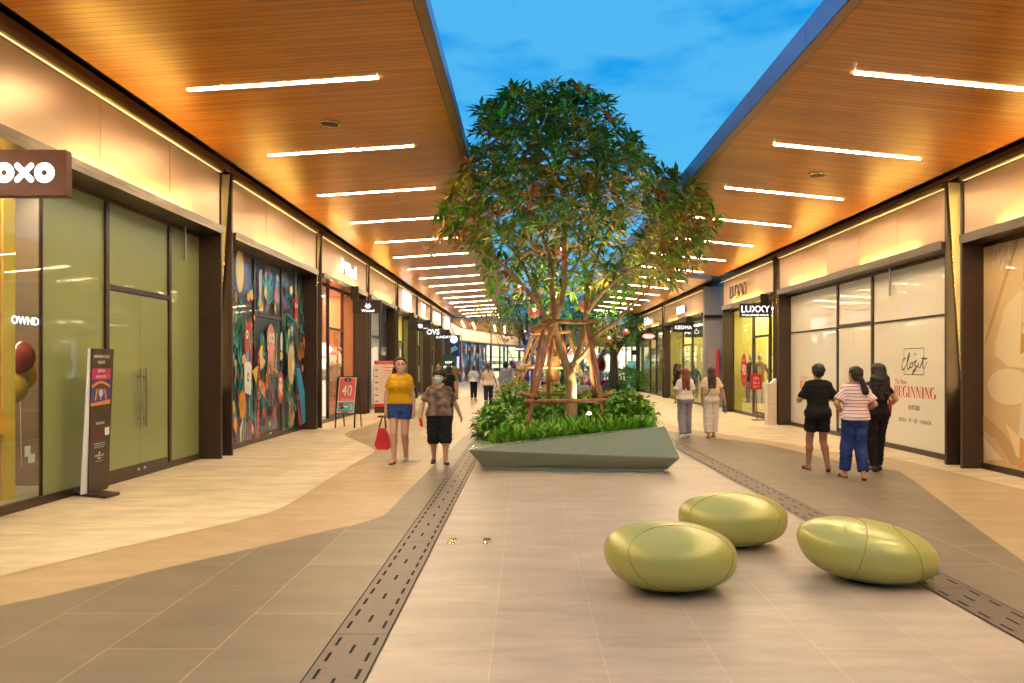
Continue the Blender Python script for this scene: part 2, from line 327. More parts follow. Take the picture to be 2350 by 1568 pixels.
def bay(S, y0, y1, label, door=None, fill=None, solid=True, far=False, door_lit=False, slot=True, panels=3, wash=True, interior=None, left_open=False):
    s = S.s; f = S.front; g_ = S.glass
    t = thing('shopfront', label, 'shop front', (g_, y0, 0), 'shop fronts on the %s side' % ('left' if s < 0 else 'right'))
    # blades at both ends + slot lining
    q = MB(); blade(q, S, y0, .06, 0); q.build('end_blade', t)
    q = MB(); blade(q, S, y1-.06, .06, 0); q.build('end_blade', t)
    if slot:
        q = MB(); q.box(g_-.02*s, g_+.05*s, y1+.001, y1+.40, 0, S.zt, M_dark); q.build('slot_lining', t)
        q = MB(); yy = y1+.375   # slim tapering plate: full width at the top, nothing at the foot
        q.prism([(f+.005*s, yy, S.zt), (g_, yy, S.zt), (g_, yy, .2), (g_-.03*s, yy, .2)], (0, .01, 0), M_cream); q.build('taper_plate', t)
        q = MB(); q.tube([(f+.004*s, yy-.006, S.zt), (g_-.03*s, yy-.006, .2)], .006, M_gold, 5); q.build('plate_edge', t)
        q = MB(); q.box(g_, g_-.02*s, y1+.012, y1+.03, 1.2, S.zt-.1, glow('slot_glow', (1., .72, .25), 130.)); q.build('slot_fill_strip', t)  # hidden strip added behind the near blade to light the tapering plate
    # beam, fascia, lip, lights
    q = MB(); q.box(f-.05*s, g_+.06*s, y0+.06, y1-.06, S.zb, S.zb+.12, M_beam); q.box(f-.054*s, f-.049*s, y0+.06, y1-.06, S.zb+.06, S.zb+.138, M_beam); q.build('beam', t)
    q = MB(); W = (y1-y0-.12)/panels
    for k in range(panels): q.box(f+.02*s, f+.05*s, y0+.06+W*k+.008, y0+.06+W*(k+1)-.008, S.zb+.125, S.zt-.11, M_panel)
    q.build('fascia_panel', t)
    q = MB(); q.box(f+.055*s, f+.065*s, y0+.06, y1-.06, S.zb+.125, S.zt-.11, M_seam); q.build('panel_backing', t)
    q = MB(); q.box(f-.05*s, g_, y0+.06, y1-.06, S.zt-.07, S.zt, mat('lip_gold', (.30, .20, .07), .45, .4)); q.build('lip', t)
    q = MB(); q.box(f-.012*s, f+.018*s, y0+.08, y1-.08, S.zt-.082, S.zt-.077, M_led); q.build('light_line', t)
    if wash:
        q = MB(); ns = max(1, round((y1-y0)/4.6)); sg = (y1-y0)/ns
        for k in range(ns): c_ = y0+sg*(k+.5); q.box(f-.047*s, f-.026*s, c_-sg*.28, c_+sg*.28, S.zb+.1205, S.zb+.134, M_wash if y0 < 26 else M_wash2)
        q.build('wash_light', t)
    q = MB(); q.box(f+.01*s, f+.03*s, y0-.0, y1+.398, S.zt+.035, S.zt+(.15 if s < 0 else .10), M_redband); q.box(f+.16*s, f+.18*s, y0-.0, y1+.398, S.zt+.035, S.zt+.45, M_black); q.build('rust_band', t)
    # roof / back of the unit
    q = MB(); q.box(g_+.05*s, S.ob, y0, y1+(.4 if slot else 0), S.zt+.0, S.zt+.2, M_roof)
    q.box(g_+.05*s, g_+.08*s, y0, y1, S.zb+.12, S.zt, M_black); q.build('roof', t)
    # frames
    q = MB(); q.box(g_-.03*s, g_+.05*s, y0+.06, y1-.06, .004, .1, M_frame)
    q.box(g_-.02*s, g_+.05*s, y0+.06, y1-.06, S.zb-.06, S.zb, M_frame)
    ms = []
    if door:
        ms = [door[0], door[1]]
        for m_ in ms: q.box(g_-.035*s, g_+.05*s, m_-.04, m_+.04, .1, S.zb-.06, M_frame)
        q.box(g_-.03*s, g_+.05*s, door[0]+.04, door[1]-.04, S.tr, S.tr+.07, M_frame)
    q.build('frame', t)
    edges = [y0+.06]+ms+[y1-.06]
    for i in range(len(edges)-1):
        a, b = edges[i]+(.04 if i else 0), edges[i+1]-(.04 if i < len(edges)-2 else 0)
        if door and i == 1:
            if fill is not None:
                q = MB(); q.box(g_, g_+.012*s, a, b, S.tr+.07, S.zb-.06, fill if solid else M_glass); q.build('transom_pane', t)
            c = (a+b)/2
            for u0, u1 in ((a+.01, c-.003), (c+.003, b-.01)):
                q = MB(); q.box(g_-.012*s, g_, u0, u1, .19, S.tr-.012, (fill if solid else M_glass) if fill is not None else M_glass)
                dl = q.build('door', t)
                q = MB(); q.box(g_-.02*s, g_+.008*s, u0, u1, .045, .19, M_frame); q.ball((g_-.03*s, (c-.09 if u0 < c-.1 else c+.09), .115), .022, M_steel, 10); q.build('door_rail', dl)
                hy = c-.085 if u0 < c-.1 else c+.085
                q = MB(); q.box(g_-.08*s, g_-.055*s, hy-.016, hy+.016, .72, 1.58, M_steel)
                for hz in (.85, 1.45): q.tube([(g_-.056*s, hy, hz), (g_-.01*s, hy, hz)], .009, M_steel, 8)
                q.build('handle', dl)
        else:
            q = MB(); q.box(g_, g_+.012*s, a, b, .1, S.zb-.06, fill if (fill is not None and solid) else M_glass); q.build('window_pane', t)
    if interior: interior_room(t, S, y0, y1, **interior)
    return t
def interior_room(t, S, y0, y1, wall=(.6, .5, .3), floor=(.5, .45, .4), light=(1, .9, .6), es=16., depth=3.2, shelves=True):
    s = S.s; x0 = S.glass+.06*s; x1 = x0+depth*s; mw = mat('shop_wall_%d' % int(wall[0]*97+wall[1]*970+wall[2]*37), wall, .6, noise=.06, nscale=2); mf = mat('shop_floor_%d' % int(floor[0]*100), floor, .3)
    q = MB(); q.box(x1, x1+.05*s, y0, y1, 0, S.zb+.1, mw); q.box(x0+.2*s, x1, y0+.0, y0+.05, 0, S.zb+.1, mw); q.box(x0+.0*s, x1, y1-.09, y1-.065, 0, S.zb+.0, mw)
    q.box(x0, x1, y0+.05, y1-.05, .002, .02, mf); q.box(x0, x1, y0+.05, y1-.05, S.zb-.0, S.zb+.1, M_white)
    q.box(x1-.012*s, x1-.001*s, y0+.1, y1-.1, 1.35, 1.42, M_gold)
    for k in range(1, 7):
        zz = y0+(y1-y0)*k/7; q.box(x1-.006*s, x1-.001*s, zz-.01, zz+.01, .1, S.zb-.1, mf)
    q.build('interior', t)
    q = MB(); lm = glow('shop_light_%d_%d' % (int(light[2]*100), int(es*10)), light, es)
    for k in (0, 1):
        for j in (0, 1, 2): yy = y0+(y1-y0)*(j+.5)/3; xx = x0+(.9+1.2*k)*s; q.box(xx, xx+.25*s, yy-.7, yy+.7, S.zb-.02, S.zb-.004, lm)
    q.build('interior_light', t)
    if shelves:
        q = MB(); c = [mat('stock_%d' % i, cc, .6) for i, cc in enumerate(((.7, .65, .55), (.05, .07, .2), (.4, .08, .06), (.15, .2, .12), (.75, .5, .3), (.03, .03, .03)))]
        for z in (.5, 1.0, 1.55, 2.1):
            q.box(x1-.02*s, x1-.38*s, y0+.4, y1-.4, z, z+.03, M_gold)
            y = y0+.5
            while y < y1-.7:
                w = R.uniform(.08, .3); h = R.uniform(.12, .36)
                if R.random() < .8: q.box(x1-.05*s, x1-R.uniform(.2, .36)*s, y, y+w, z+.031, z+.031+h, R.choice(c))
                y += w+R.uniform(.02, .15)
        q.build('shelf', t)
# ---- left row
bay(L, -4.0, 1.6, 'plain left shop front behind the camera', door=(-1.9, -.1), fill=M_olive)
t1 = bay(L, 2.0, 13.18, 'long left shop front with olive frosted glass and paired steel door handles', door=(10.2, 12.0), fill=M_olive, panels=6)
# its near end is clear glass: replace the first pane
for o in list(t1.children):
    if o.name.startswith('window_pane'):
        ys = [v.co.y+2.0 for v in o.data.vertices]
        if min(ys) < 3: bpy.data.objects.remove(o)
q = MB(); q.box(L.glass, L.glass-.012, 8.87, 10.16, .1, L.zb-.06, M_olive); q.build('window_pane', t1)
q = MB(); q.box(L.glass, L.glass-.012, 2.06, 8.85, .1, L.zb-.06, M_glass); q.build('window_pane', t1, label='clear glass pane over pink and yellow display')
q = MB(); q.box(L.glass+.01, L.glass-.03, 8.85, 8.87, .1, L.zb-.06, M_frame); q.build('joint', t1)
q = MB(); mp_, my_ = mat('peach_board', (.85, .36, .20), .5), mat('yellow_board', (.75, .52, .10), .5)
q.box(-5.86, -5.9, 2.1, 8.61, .1, 3.8, mp_); q.box(-5.82, -5.85, 8.5, 8.70, .1, 3.8, my_); q.box(-5.80, -5.812, 2.2, 8.16, .1, 1.5, mat('pale_yellow', (.85, .68, .28), .5))
q.build('display_board', t1)
q = MB(); q.prism([(-5.78, 8.1, .82), (-5.78, 8.52, .86), (-5.78, 8.47, 1.1), (-5.78, 8.1, 1.32)], (-.01, 0, 0), mat('orange_card', (.85, .40, .05), .4)); q.build('price_card', t1)
q = MB(); q.box(-5.66, -5.662, 8.62, 8.72, .58, .70, M_white); q.box(-5.66, -5.662, 8.68, 8.80, .50, .60, M_white); q.build('sticker', t1)
q = MB(); q.box(-8.6, -8.65, 2, 13, 0, 3.9, mat('shop_back', (.35, .28, .18), .6)); q.box(-5.7, -8.6, 2, 13.1, .002, .02, mat('shop_floor_x', (.4, .36, .28), .3)); q.box(-5.7, -8.6, 2, 13.1, 3.87, 3.95, M_white)
q.box(-5.64, -8.6, 10.1, 10.15, 0, 3.9, mat('shop_side', (.16, .11, .07), .5)); q.build('interior', t1)
q = MB(); q.box(-6.3, -6.6, 3, 9.9, 3.84, 3.865, glow('shop_light_z', (1, .85, .55), 34)); q.box(-5.66, -5.78, 3, 8.6, 3.80, 3.82, glow('shop_light_z', (1, .85, .55), 34)); q.build('interior_light', t1)
for i, (x, y, z, r, c) in enumerate(((-6.1, 9.2, 1.72, .17, (.22, .015, .02)), (-6.3, 9.5, 1.5, .18, (.45, .30, .03)), (-6.15, 9.15, 1.35, .16, (.42, .26, .03)))):
    q = MB(); mb_ = mat('balloon_%d' % i, c, .2, coat=.5); q.ball((x, y, z), r, mb_, 16, (1, 1, 1.2)); q.tube([(x, y, z-r*1.2), (x+.02, y, .4)], .003, M_white, 4)
    q.build('balloon', label=['dark red balloon in the left window beside the yellow board', 'higher yellow balloon in the left window', 'lower yellow balloon in the left window'][i], category='balloon', group='balloons in the left window')
# mirrored neon lettering of the opposite shop seen in the glass: reflection built as glowing letters behind the pane
fr = frame((-6.05, 8.45, 2.02), (0, 1, 0), (0, 0, 1)); q = MB(); q.text('OWND', (Vector((-5.68, 8.42, 2.08)), Vector((0, 1, 0)), Vector((0, 0, 1)), Vector((1, 0, 0))), 0, 0, .13, glow('neon_reflection', (.6, .85, 1.), 2.), sx=1.1, align='LEFT', depth=.004)
q.build('window_lettering', t1)
mural_bay = bay(L, 13.6, 19.2, 'left shop front covered with a colourful jungle mural', door=(15.74, 17.5), fill=film('mural_navy', (.022, .03, .07)))
orange = dict(wall=(.85, .36, .17), floor=(.6, .4, .3), light=(1, .72, .45), es=24., shelves=False)
wac = bay(L, 19.6, 25.2, 'left shop front with peach lit interior and white flower logo', door=(21.7, 23.4), interior=orange)
b4 = bay(L, 25.6, 30.9, 'left shop front with grey doors and a black wall', door=(27.6, 29.3), fill=film('grey_film', (.42, .42, .46)))
q = MB(); q.box(L.glass+.02, L.glass-.03, 29.36, 30.84, .1, 3.8, mat('charcoal_wall', (.02, .02, .022), .4)); q.box(L.glass+.02, L.glass-.03, 25.7, 26.6, .1, 3.8, mat('charcoal_wall', (.02, .02, .022), .4)); q.build('wall_panel', t1 if 0 else b4)
yel = dict(wall=(.62, .52, .16), floor=(.5, .45, .3), light=(1, .9, .5), es=16.)
b5 = bay(L, 31.4, 36.7, 'left shop front with purple lettering on a white lit panel', door=(33.3, 35.0), interior=yel)
b6 = bay(L, 37.1, 42.2, 'left shop front with white glyph sign and pale green wall', door=(38.9, 40.6), interior=dict(yel, wall=(.38, .48, .25)))
b7 = bay(L, 42.6, 47.7, 'left shop front with wide white letters above amber glass', door=(44.5, 46.2), interior=dict(yel, wall=(.6, .33, .1)))
b8 = bay(L, 48.1, 53.6, 'last shop front of the left row with a white square sign', door=(50, 51.7), interior=dict(yel, wall=(.4, .5, .5), light=(.8, .95, 1)), slot=False)
# ---- right row
bay(Rr, -5.4, 2.9, 'plain right shop front behind the camera', door=(-2, -.2), fill=M_whitefilm)
poster_bay = bay(Rr, 3.3, 11.96, 'right shop front nearest the camera filled by a beige fashion poster', fill=film('poster_beige', (.80, .56, .28)), panels=5)
clozet_bay = bay(Rr, 12.35, 20.6, 'right shop front behind white opening soon film with red words', door=(15.68, 17.42), fill=M_whitefilm, panels=5)
q = MB()
for a, b in ((12.42, 15.64), (17.46, 20.53)): q = MB(); q.box(Rr.glass-.02, Rr.glass+.02, a, b, Rr.tr, Rr.tr+.035, M_black); q.build('crossbar', clozet_bay)
lux = bay(Rr, 20.97, 26.4, 'right shop front with yellow lit window and black hanging sign', door=(22.3, 23.9), interior=dict(yel, wall=(.86, .70, .20), es=30., shelves=False), slot=False)
K = Side(); K.__dict__.update(Rr.__dict__); K.glass = 7.05; K.front = 6.8
ked = bay(K, 29.2, 37.4, 'right shop front past the grey wall with white framed display', door=(32.2, 34.1), interior=dict(yel, wall=(.8, .66, .24), es=30.), panels=4)
oval = bay(K, 37.9, 47, 'farthest right shop front with a red oval hanging sign', door=(41, 43), interior=dict(yel, wall=(.6, .5, .25)), panels=4, slot=False)
q = MB(); q.box(6.80, 15, 29.0, 29.19, 0, 4.6, mat('lilac_render', (.36, .33, .33), .6, noise=.05, nscale=3)); q.box(6.78, 15, 28.9, 29.0, 3.40, 3.52, M_black)
q.build('side_wall', label='plain grey wall facing the camera between two right shop fronts', category='wall')
q = MB(); q.box(6.95, 15, 26.41, 26.5, 0, 4.6, mat('lilac_render', (.36, .33, .33), .6)); q.build('gable_wall', lux)
q = MB(); q.box(7.25, 7.27, 28.6, 28.99, 1.0, 2.2, M_red); q.build('wall_poster', label='narrow red poster on the grey wall beside the yellow window', category='poster')
# wall planes on which lettering sits
fL = lambda y, z, x=L.front+.022: (Vector((x, y, z)), Vector((0, 1, 0)), Vector((0, 0, 1)), Vector((1, 0, 0)))
def fR(y, z, x=Rr.front-.0): return (Vector((x, y, z)), Vector((0, -1, 0)), Vector((0, 0, 1)), Vector((-1, 0, 0)))
def flat(q, fr, pts, m, off):
    o, u, v, n = fr; q.poly([o+u*a+v*b+n*off for a, b in pts], m)
def blob(cx, cy, rx, ry, n=14, a0=0, jag=0):
    return [(cx+rx*math.cos(a0+2*math.pi*k/n)*(1+jag*(k % 2)), cy+ry*math.sin(a0+2*math.pi*k/n)*(1+jag*(k % 2))) for k in range(n)]
def stroke(pts, w):
    l = []; r = []
    for i, p in enumerate(pts):
        a = pts[max(i-1, 0)]; b = pts[min(i+1, len(pts)-1)]; dx, dy = b[0]-a[0], b[1]-a[1]; n = math.hypot(dx, dy) or 1
        ww = w[i] if hasattr(w, '__len__') else w
        l.append((p[0]-dy/n*ww/2, p[1]+dx/n*ww/2)); r.append((p[0]+dy/n*ww/2, p[1]-dx/n*ww/2))
    return l, r
def strip2(q, fr, pts, w, m, off):
    l, r = stroke(pts, w); o, u, v, n = fr
    vs = [o+u*a+v*b+n*off for a, b in l+r]; k = len(pts)
    q.add(vs, [(i, i+1, k+i+1, k+i) for i in range(k-1)], m)
# ---- mural
MC = {k: film('mural_'+k, c) for k, c in dict(teal=(.02, .25, .25), red=(.62, .04, .03), orange=(.80, .28, .02), yellow=(.78, .55, .04), blue=(.05, .35, .70), green=(.03, .22, .06), pink=(.80, .30, .22), white=(.8, .78, .75), black=(.012, .012, .02), plum=(.16, .05, .14), navy=(.02, .04, .16), cyan=(.08, .50, .50), olive=(.30, .26, .05), gold=(.65, .5, .18)).items()}
def mural(q, fr, W, H, rnd, dens=1., chars=True, off0=.004):
    off = [off0]
    def nx(): off[0] += .00025; return off[0]
    for i in range(int(26*dens)):              # soft colour fields
        x, y = rnd.uniform(0, W), rnd.uniform(0, H); flat(q, fr, clampp(blob(x, y, rnd.uniform(.15, .4), rnd.uniform(.2, .6), 9, rnd.random(), .15), W, H), MC[rnd.choice(['navy', 'plum', 'black', 'green', 'navy', 'plum', 'black'])], nx())
    for i in range(int(48*dens)):              # fans of leaves in line work
        x, y = rnd.uniform(.1, W-.1), rnd.uniform(0, H-.5); c = MC[rnd.choice(['cyan', 'teal', 'cyan', 'green', 'teal', 'plum'])]; n = rnd.randint(5, 9); base = rnd.uniform(-.3, .3)
        for k in range(n):
            a = math.pi/2+base+(k-n/2)*.22; L_ = rnd.uniform(.3, .6); b = rnd.uniform(-.25, .25)
            pts = [(x+math.cos(a+b*t)*L_*t, y+math.sin(a+b*t)*L_*t) for t in (0, .33, .66, 1)]
            if all(0 < p[0] < W and 0 < p[1] < H for p in pts): strip2(q, fr, pts, [.012, .03, .02, .004] if rnd.random() < .5 else .009, c, nx())
    for i in range(int(22*dens)):              # flowers, fruits and seeds
        x, y = rnd.uniform(.12, W-.12), rnd.uniform(.1, H-.2); k = rnd.choice(['red', 'red', 'orange', 'yellow', 'pink', 'gold']); r = rnd.uniform(.04, .11)
        if rnd.random() < .5:
            for j in range(5): flat(q, fr, clampp(blob(x+math.cos(j*1.256)*r*.6, y+math.sin(j*1.256)*r*.6, r*.5, r*.5, 8), W, H), MC[k], nx())
            flat(q, fr, blob(x, y, r*.25, r*.25, 8), MC['gold'], nx())
        else: flat(q, fr, clampp([(x-r, y), (x-.2*r, y+2*r), (x+r, y+.6*r), (x+.5*r, y-1.4*r)], W, H), MC[k], nx())
    for i in range(int(8*dens)):
        x = rnd.uniform(.2, W-.2); y = rnd.uniform(.2, H-.8); pts = [(x, y), (x+rnd.uniform(-.1, .1), y+.3), (x+rnd.uniform(-.2, .2), y+.65)]
        if all(0 < p[0] < W for p in pts): strip2(q, fr, pts, .03, MC[rnd.choice(['gold', 'red', 'cyan'])], nx())
    return nx
def clampp(p, W, H): return [(min(max(a, .001), W-.001), min(max(b, .001), H-.001)) for a, b in p]
rnd = random.Random(3)
def mural_piece(ya, yb, z0, z1, name, dens):
    q = MB(); fr = fL(ya, z0, L.glass+.0); nx = mural(q, fr, yb-ya, z1-z0, rnd, dens); return q, fr, nx
q1, f1, n1 = mural_piece(13.68, 15.69, .1, 3.8, 'a', 1.25)
fx = lambda y: y-13.68
a = n1(); flat(q1, f1, clampp(blob(fx(14.62), 3.35, .2, .45), 2.01, 3.7), MC['yellow'], n1())
flat(q1, f1, blob(fx(15.0), 2.02, .13, .34, 10, 0, .12), MC['red'], n1()); flat(q1, f1, [(fx(14.9), 2.3), (fx(14.93), 2.5), (fx(14.97), 2.3)], MC['red'], n1()); flat(q1, f1, [(fx(15.05), 2.3), (fx(15.08), 2.5), (fx(15.12), 2.3)], MC['red'], n1())
flat(q1, f1, blob(fx(15.0), 2.12, .06, .09), MC['white'], n1()); flat(q1, f1, blob(fx(15.0), 2.12, .025, .04), MC['black'], n1())
flat(q1, f1, [(fx(14.86), .98), (fx(15.2), .92), (fx(15.24), 1.5), (fx(15.14), 1.58), (fx(14.92), 1.6), (fx(14.84), 1.52)], MC['white'], n1())
flat(q1, f1, blob(fx(15.05), 1.28, .06, .09), MC['black'], n1()); flat(q1, f1, blob(fx(15.05), 1.28, .035, .055), MC['white'], n1()); flat(q1, f1, blob(fx(15.03), 1.7, .07, .14), MC['blue'], n1())
flat(q1, f1, [(fx(15.25), 1.4), (fx(15.62), 1.52), (fx(15.5), 1.15)], MC['yellow'], n1()); flat(q1, f1, blob(fx(14.75), .75, .18, .3, 8), MC['orange'], n1())
flat(q1, f1, [(fx(14.6), .05), (fx(14.85), .45), (fx(14.95), .38), (fx(14.72), .02)], MC['green'], n1()); flat(q1, f1, [(fx(14.6), .3), (fx(14.78), .5), (fx(14.62), .0)], MC['white'], n1())
for k in range(9): strip2(q1, f1, [(fx(14.7+k*.1), .02), (fx(14.66+k*.115), .38+.08*(k % 3))], .012, MC['pink'], n1())
for k in range(12): flat(q1, f1, blob(fx(15.62), .1+.15*k, .05, .07, 8), MC['red'], n1())
q1.build('mural', mural_bay)
q2, f2, n2 = mural_piece(15.79, 17.45, .2, 2.62, 'b', .8); f2x = lambda y: y-15.79
# creature with a pale face and pink mane, small white toothy head, yellow shapes
for k in range(6): strip2(q2, f2, [(f2x(16.42+.05*k), 1.72), (f2x(16.36+.07*k), 1.45), (f2x(16.30+.09*k), 1.2-.05*(k % 2))], [.07, .05, .01], MC['pink'], n2())
flat(q2, f2, blob(f2x(16.55), 1.95, .26, .36, 12, 0, .05), MC['pink'], n2()); flat(q2, f2, blob(f2x(16.5), 2.0, .10, .13), MC['white'], n2()); flat(q2, f2, blob(f2x(16.68), 2.0, .09, .13), MC['white'], n2())
for yy in (16.52, 16.66): flat(q2, f2, blob(f2x(yy), 2.0, .02, .05), MC['black'], n2())
flat(q2, f2, [(f2x(15.82), 1.7), (f2x(16.1), 2.05), (f2x(16.0), 1.6), (f2x(16.2), 1.5), (f2x(15.9), 1.3)], MC['yellow'], n2()); flat(q2, f2, blob(f2x(15.98), 1.95, .09, .14), MC['green'], n2())
flat(q2, f2, blob(f2x(17.2), .92, .17, .34, 12, 0, .2), MC['red'], n2()); flat(q2, f2, blob(f2x(17.2), .98, .12, .17), MC['white'], n2())
for yy in (17.15, 17.26): flat(q2, f2, blob(f2x(yy), 1.02, .02, .045), MC['black'], n2())
for k in range(3): flat(q2, f2, [(f2x(17.12+k*.06), .85), (f2x(17.16+k*.06), .85), (f2x(17.14+k*.06), .62)], MC['white'], n2())
flat(q2, f2, blob(f2x(17.25), 1.95, .08, .22), MC['white'], n2())
strip2(q2, f2, [(f2x(16.7), 1.35), (f2x(17.0), 1.25), (f2x(17.15), .95), (f2x(17.35), .75)], .03, MC['gold'], n2())
for k in range(7): strip2(q2, f2, [(f2x(16.35+.04*k), .6), (f2x(16.2+.1*k), .95), (f2x(16.15+.12*k), 1.15)], .02, MC['plum'], n2())
q2.build('mural', mural_bay)
q3, f3, n3 = mural_piece(15.79, 17.45, 2.73, 3.8, 'b', .4); flat(q3, f3, blob(1.3, .45, .14, .22, 7), MC['red'], n3()); flat(q3, f3, blob(.25, .6, .08, .3, 7, 0, .3), MC['pink'], n3()); q3.build('mural', mural_bay)
q4, f4, n4 = mural_piece(17.55, 19.13, .1, 3.8, 'c', 1.0); f4x = lambda y: y-17.55
flat(q4, f4, blob(f4x(17.95), 1.55, .25, .5), MC['gold'], n4()); strip2(q4, f4, [(f4x(17.95), 1.05), (f4x(17.95), 2.0)], .015, MC['olive'], n4())
flat(q4, f4, [(f4x(18.35), 1.45), (f4x(18.65), 1.45), (f4x(19.05), .85), (f4x(19.1), .1), (f4x(18.85), .05)], MC['blue'], n4()); flat(q4, f4, [(f4x(18.3), 1.0), (f4x(18.82), .05), (f4x(18.6), .05)], MC['red'], n4())
flat(q4, f4, blob(f4x(18.0), 2.35, .14, .16, 7), MC['blue'], n4()); flat(q4, f4, blob(f4x(18.0), 2.37, .05, .06), MC['white'], n4()); flat(q4, f4, blob(f4x(18.35), 3.0, .13, .36), MC['red'], n4())
for yy in (18.3, 18.42): flat(q4, f4, blob(f4x(yy), 2.95, .045, .06), MC['white'], n4()); flat(q4, f4, blob(f4x(yy), 2.95, .015, .02), MC['black'], n4())
strip2(q4, f4, [(f4x(17.7), 2.7), (f4x(18.3), 2.55), (f4x(19.0), 2.3)], .05, MC['teal'], n4()); strip2(q4, f4, [(f4x(18.4), 3.3), (f4x(19.0), 2.6)], .05, MC['teal'], n4())
for k in range(12): strip2(q4, f4, [(f4x(18.5+.04*k), 1.7), (f4x(18.4+.06*k), 2.3)], [.03, .004], MC[['red', 'yellow', 'navy', 'orange'][k % 4]], n4())
for k in range(6): strip2(q4, f4, [(f4x(17.75+.07*k), .1), (f4x(17.8+.05*k), .75)], .018, MC['gold'], n4())
q4.build('mural', mural_bay)
# ---- poster on the near right window
q = MB(); fr = (Vector((Rr.glass, 11.9, 0)), Vector((0, -1, 0)), Vector((0, 0, 1)), Vector((-1, 0, 0)))
pl = film('poster_light', (.88, .70, .42)); pd = film('poster_dark', (.62, .38, .17)); ps = film('poster_skin', (.72, .34, .12)); pw = film('poster_white', (.8, .66, .52)); pb = film('poster_bag', (.62, .33, .06))
flat(q, fr, [(0, 1.75), (6, 1.75), (6, .1), (0, .1)], film('poster_sand', (.74, .50, .26)), .002)
flat(q, fr, [(.03, 2.0), (.8, 3.5), (.9, 3.5), (.05, 1.92)], pd, .003); flat(q, fr, [(.3, 1.77), (.3, 1.95), (.55, 2.5), (.9, 2.7), (2.2, 2.9), (2.2, 1.5), (.6, 1.6)], pl, .004)
flat(q, fr, blob(.62, 1.3, .52, .27, 18), pl, .005); flat(q, fr, [(.5, 1.55), (2, 1.2), (2, .75), (1.0, 1.02)], pl, .006)
flat(q, fr, [(0, .85), (.5, .62), (1.0, .2), (.7, .15), (.3, .5), (0, .6)], pd, .007); flat(q, fr, [(.55, .75), (1.3, .35), (1.3, .1), (.8, .3)], pl, .008); flat(q, fr, [(0, .5), (.5, .2), (.1, .15)], pl, .009)
flat(q, fr, [(.98, 3.2), (1.5, 3.3), (1.5, 2.3), (1.12, 2.45), (.95, 2.75)], ps, .010); flat(q, fr, [(.93, 2.8), (1.6, 3.3), (1.6, 2.6), (1.05, 2.6)], pl, .011)
flat(q, fr, [(.86, .6), (1.02, 1.6), (1.7, 1.7), (1.7, .55), (1.0, .5)], pw, .012)
flat(q, fr, [(.88, .18), (.97, .18), (.99, .55), (.89, .58)], ps, .013); flat(q, fr, [(.84, .13), (1.0, .13), (.98, .22), (.87, .22)], ps, .014)
flat(q, fr, [(.90, 1.78), (1.2, 1.86), (1.2, 2.12), (.92, 2.06)], pb, .015); strip2(q, fr, [(.93, 2.05), (.95, 2.2), (1.1, 2.25), (1.2, 2.1)], .015, pb, .016); strip2(q, fr, [(.94, 2.1), (.97, 2.9)], .01, pb, .016)
flat(q, fr, [(1.05, 1.93), (1.08, 1.93), (1.08, 2.0), (1.05, 2.0)], pl, .017)
# handwritten word, pale
def script_word(q, fr, x, y, s, w, m, off, sy=1.):
    S = lambda pts: strip2(q, fr, [(x+a*s, y+b*s*sy) for a, b in pts], [w*s*(.5+.9*abs(math.sin(i*.9))) for i in range(len(pts))], m, off)
    S([(.16, .62), (.13, .72), (.07, .66), (.01, .45), (-.02, .2), (.01, .05), (.07, .05), (.17, .25), (.24, .5), (.32, .85), (.34, 1.0), (.30, 1.02), (.25, .8), (.22, .4), (.22, .1), (.26, .05), (.34, .2)])
    S([(.42, .45), (.36, .4), (.34, .22), (.38, .14), (.45, .22), (.46, .4), (.42, .45), (.50, .42), (.55, .5), (.62, .62), (.56, .40), (.52, .30), (.60, .26), (.58, .05), (.50, -.18), (.44, -.2), (.46, -.08), (.58, .12), (.68, .28), (.72, .42), (.69, .28), (.71, .14), (.78, .2), (.85, .45), (.92, .80), (.89, .5), (.88, .2), (.92, .1), (1.0, .3), (1.04, .48)])
    S([(.80, .68), (.92, .66), (1.05, .66)])
script_word(q, fr, .28, 3.12, .42, .045, film('poster_pale', (.92, .8, .6)), .018)
q.build('poster', poster_bay)
# ---- clozet film lettering
q = MB(); mk = film('ink_black', (.03, .025, .02)); mr = film('ink_red', (.75, .06, .03))
fr = fR(15.0, 0, Rr.glass-.001)   # u runs towards the camera
def uy(vx): return 15.0-F*Rr.glass/(vx-CX)
def zz(vx, vy): return H0+(CY-vy)*Rr.glass/(vx-CX)
xa, xb = uy(2075), uy(2121)
z1, z0 = zz(2098, 800), zz(2098, 860)
for p in ([(xa, z0), (xb, z0)], [(xa, z1), (xb, z1)], [(xa, z0), (xa, z0+.1)], [(xa, z1), (xa, z1-.22)], [(xb, z1), (xb, z1-.16)], [(xb, z0), (xb, z0+.1)]): strip2(q, fr, p, .012, mk, .003)
script_word(q, fr, uy(2071), 1.52, (uy(2127)-uy(2071))*.97, .026, mk, .004, .38)
q.text('T H E', fr, (xa+xb)/2+.05, 1.79, .065, mk, .8, off=.003)
def serif(q, s, fr, x, y, h, m, sx, off):       # tall letters with thick stems and hairline serifs
    q.text(s, fr, x, y, h, m, sx, 'LEFT', off, bold=-.004)
yb = uy(2062)
q.text('The New', fr, uy(2054), 1.255, .145, mr, .8, 'LEFT', .003); 
bx = uy(2057)
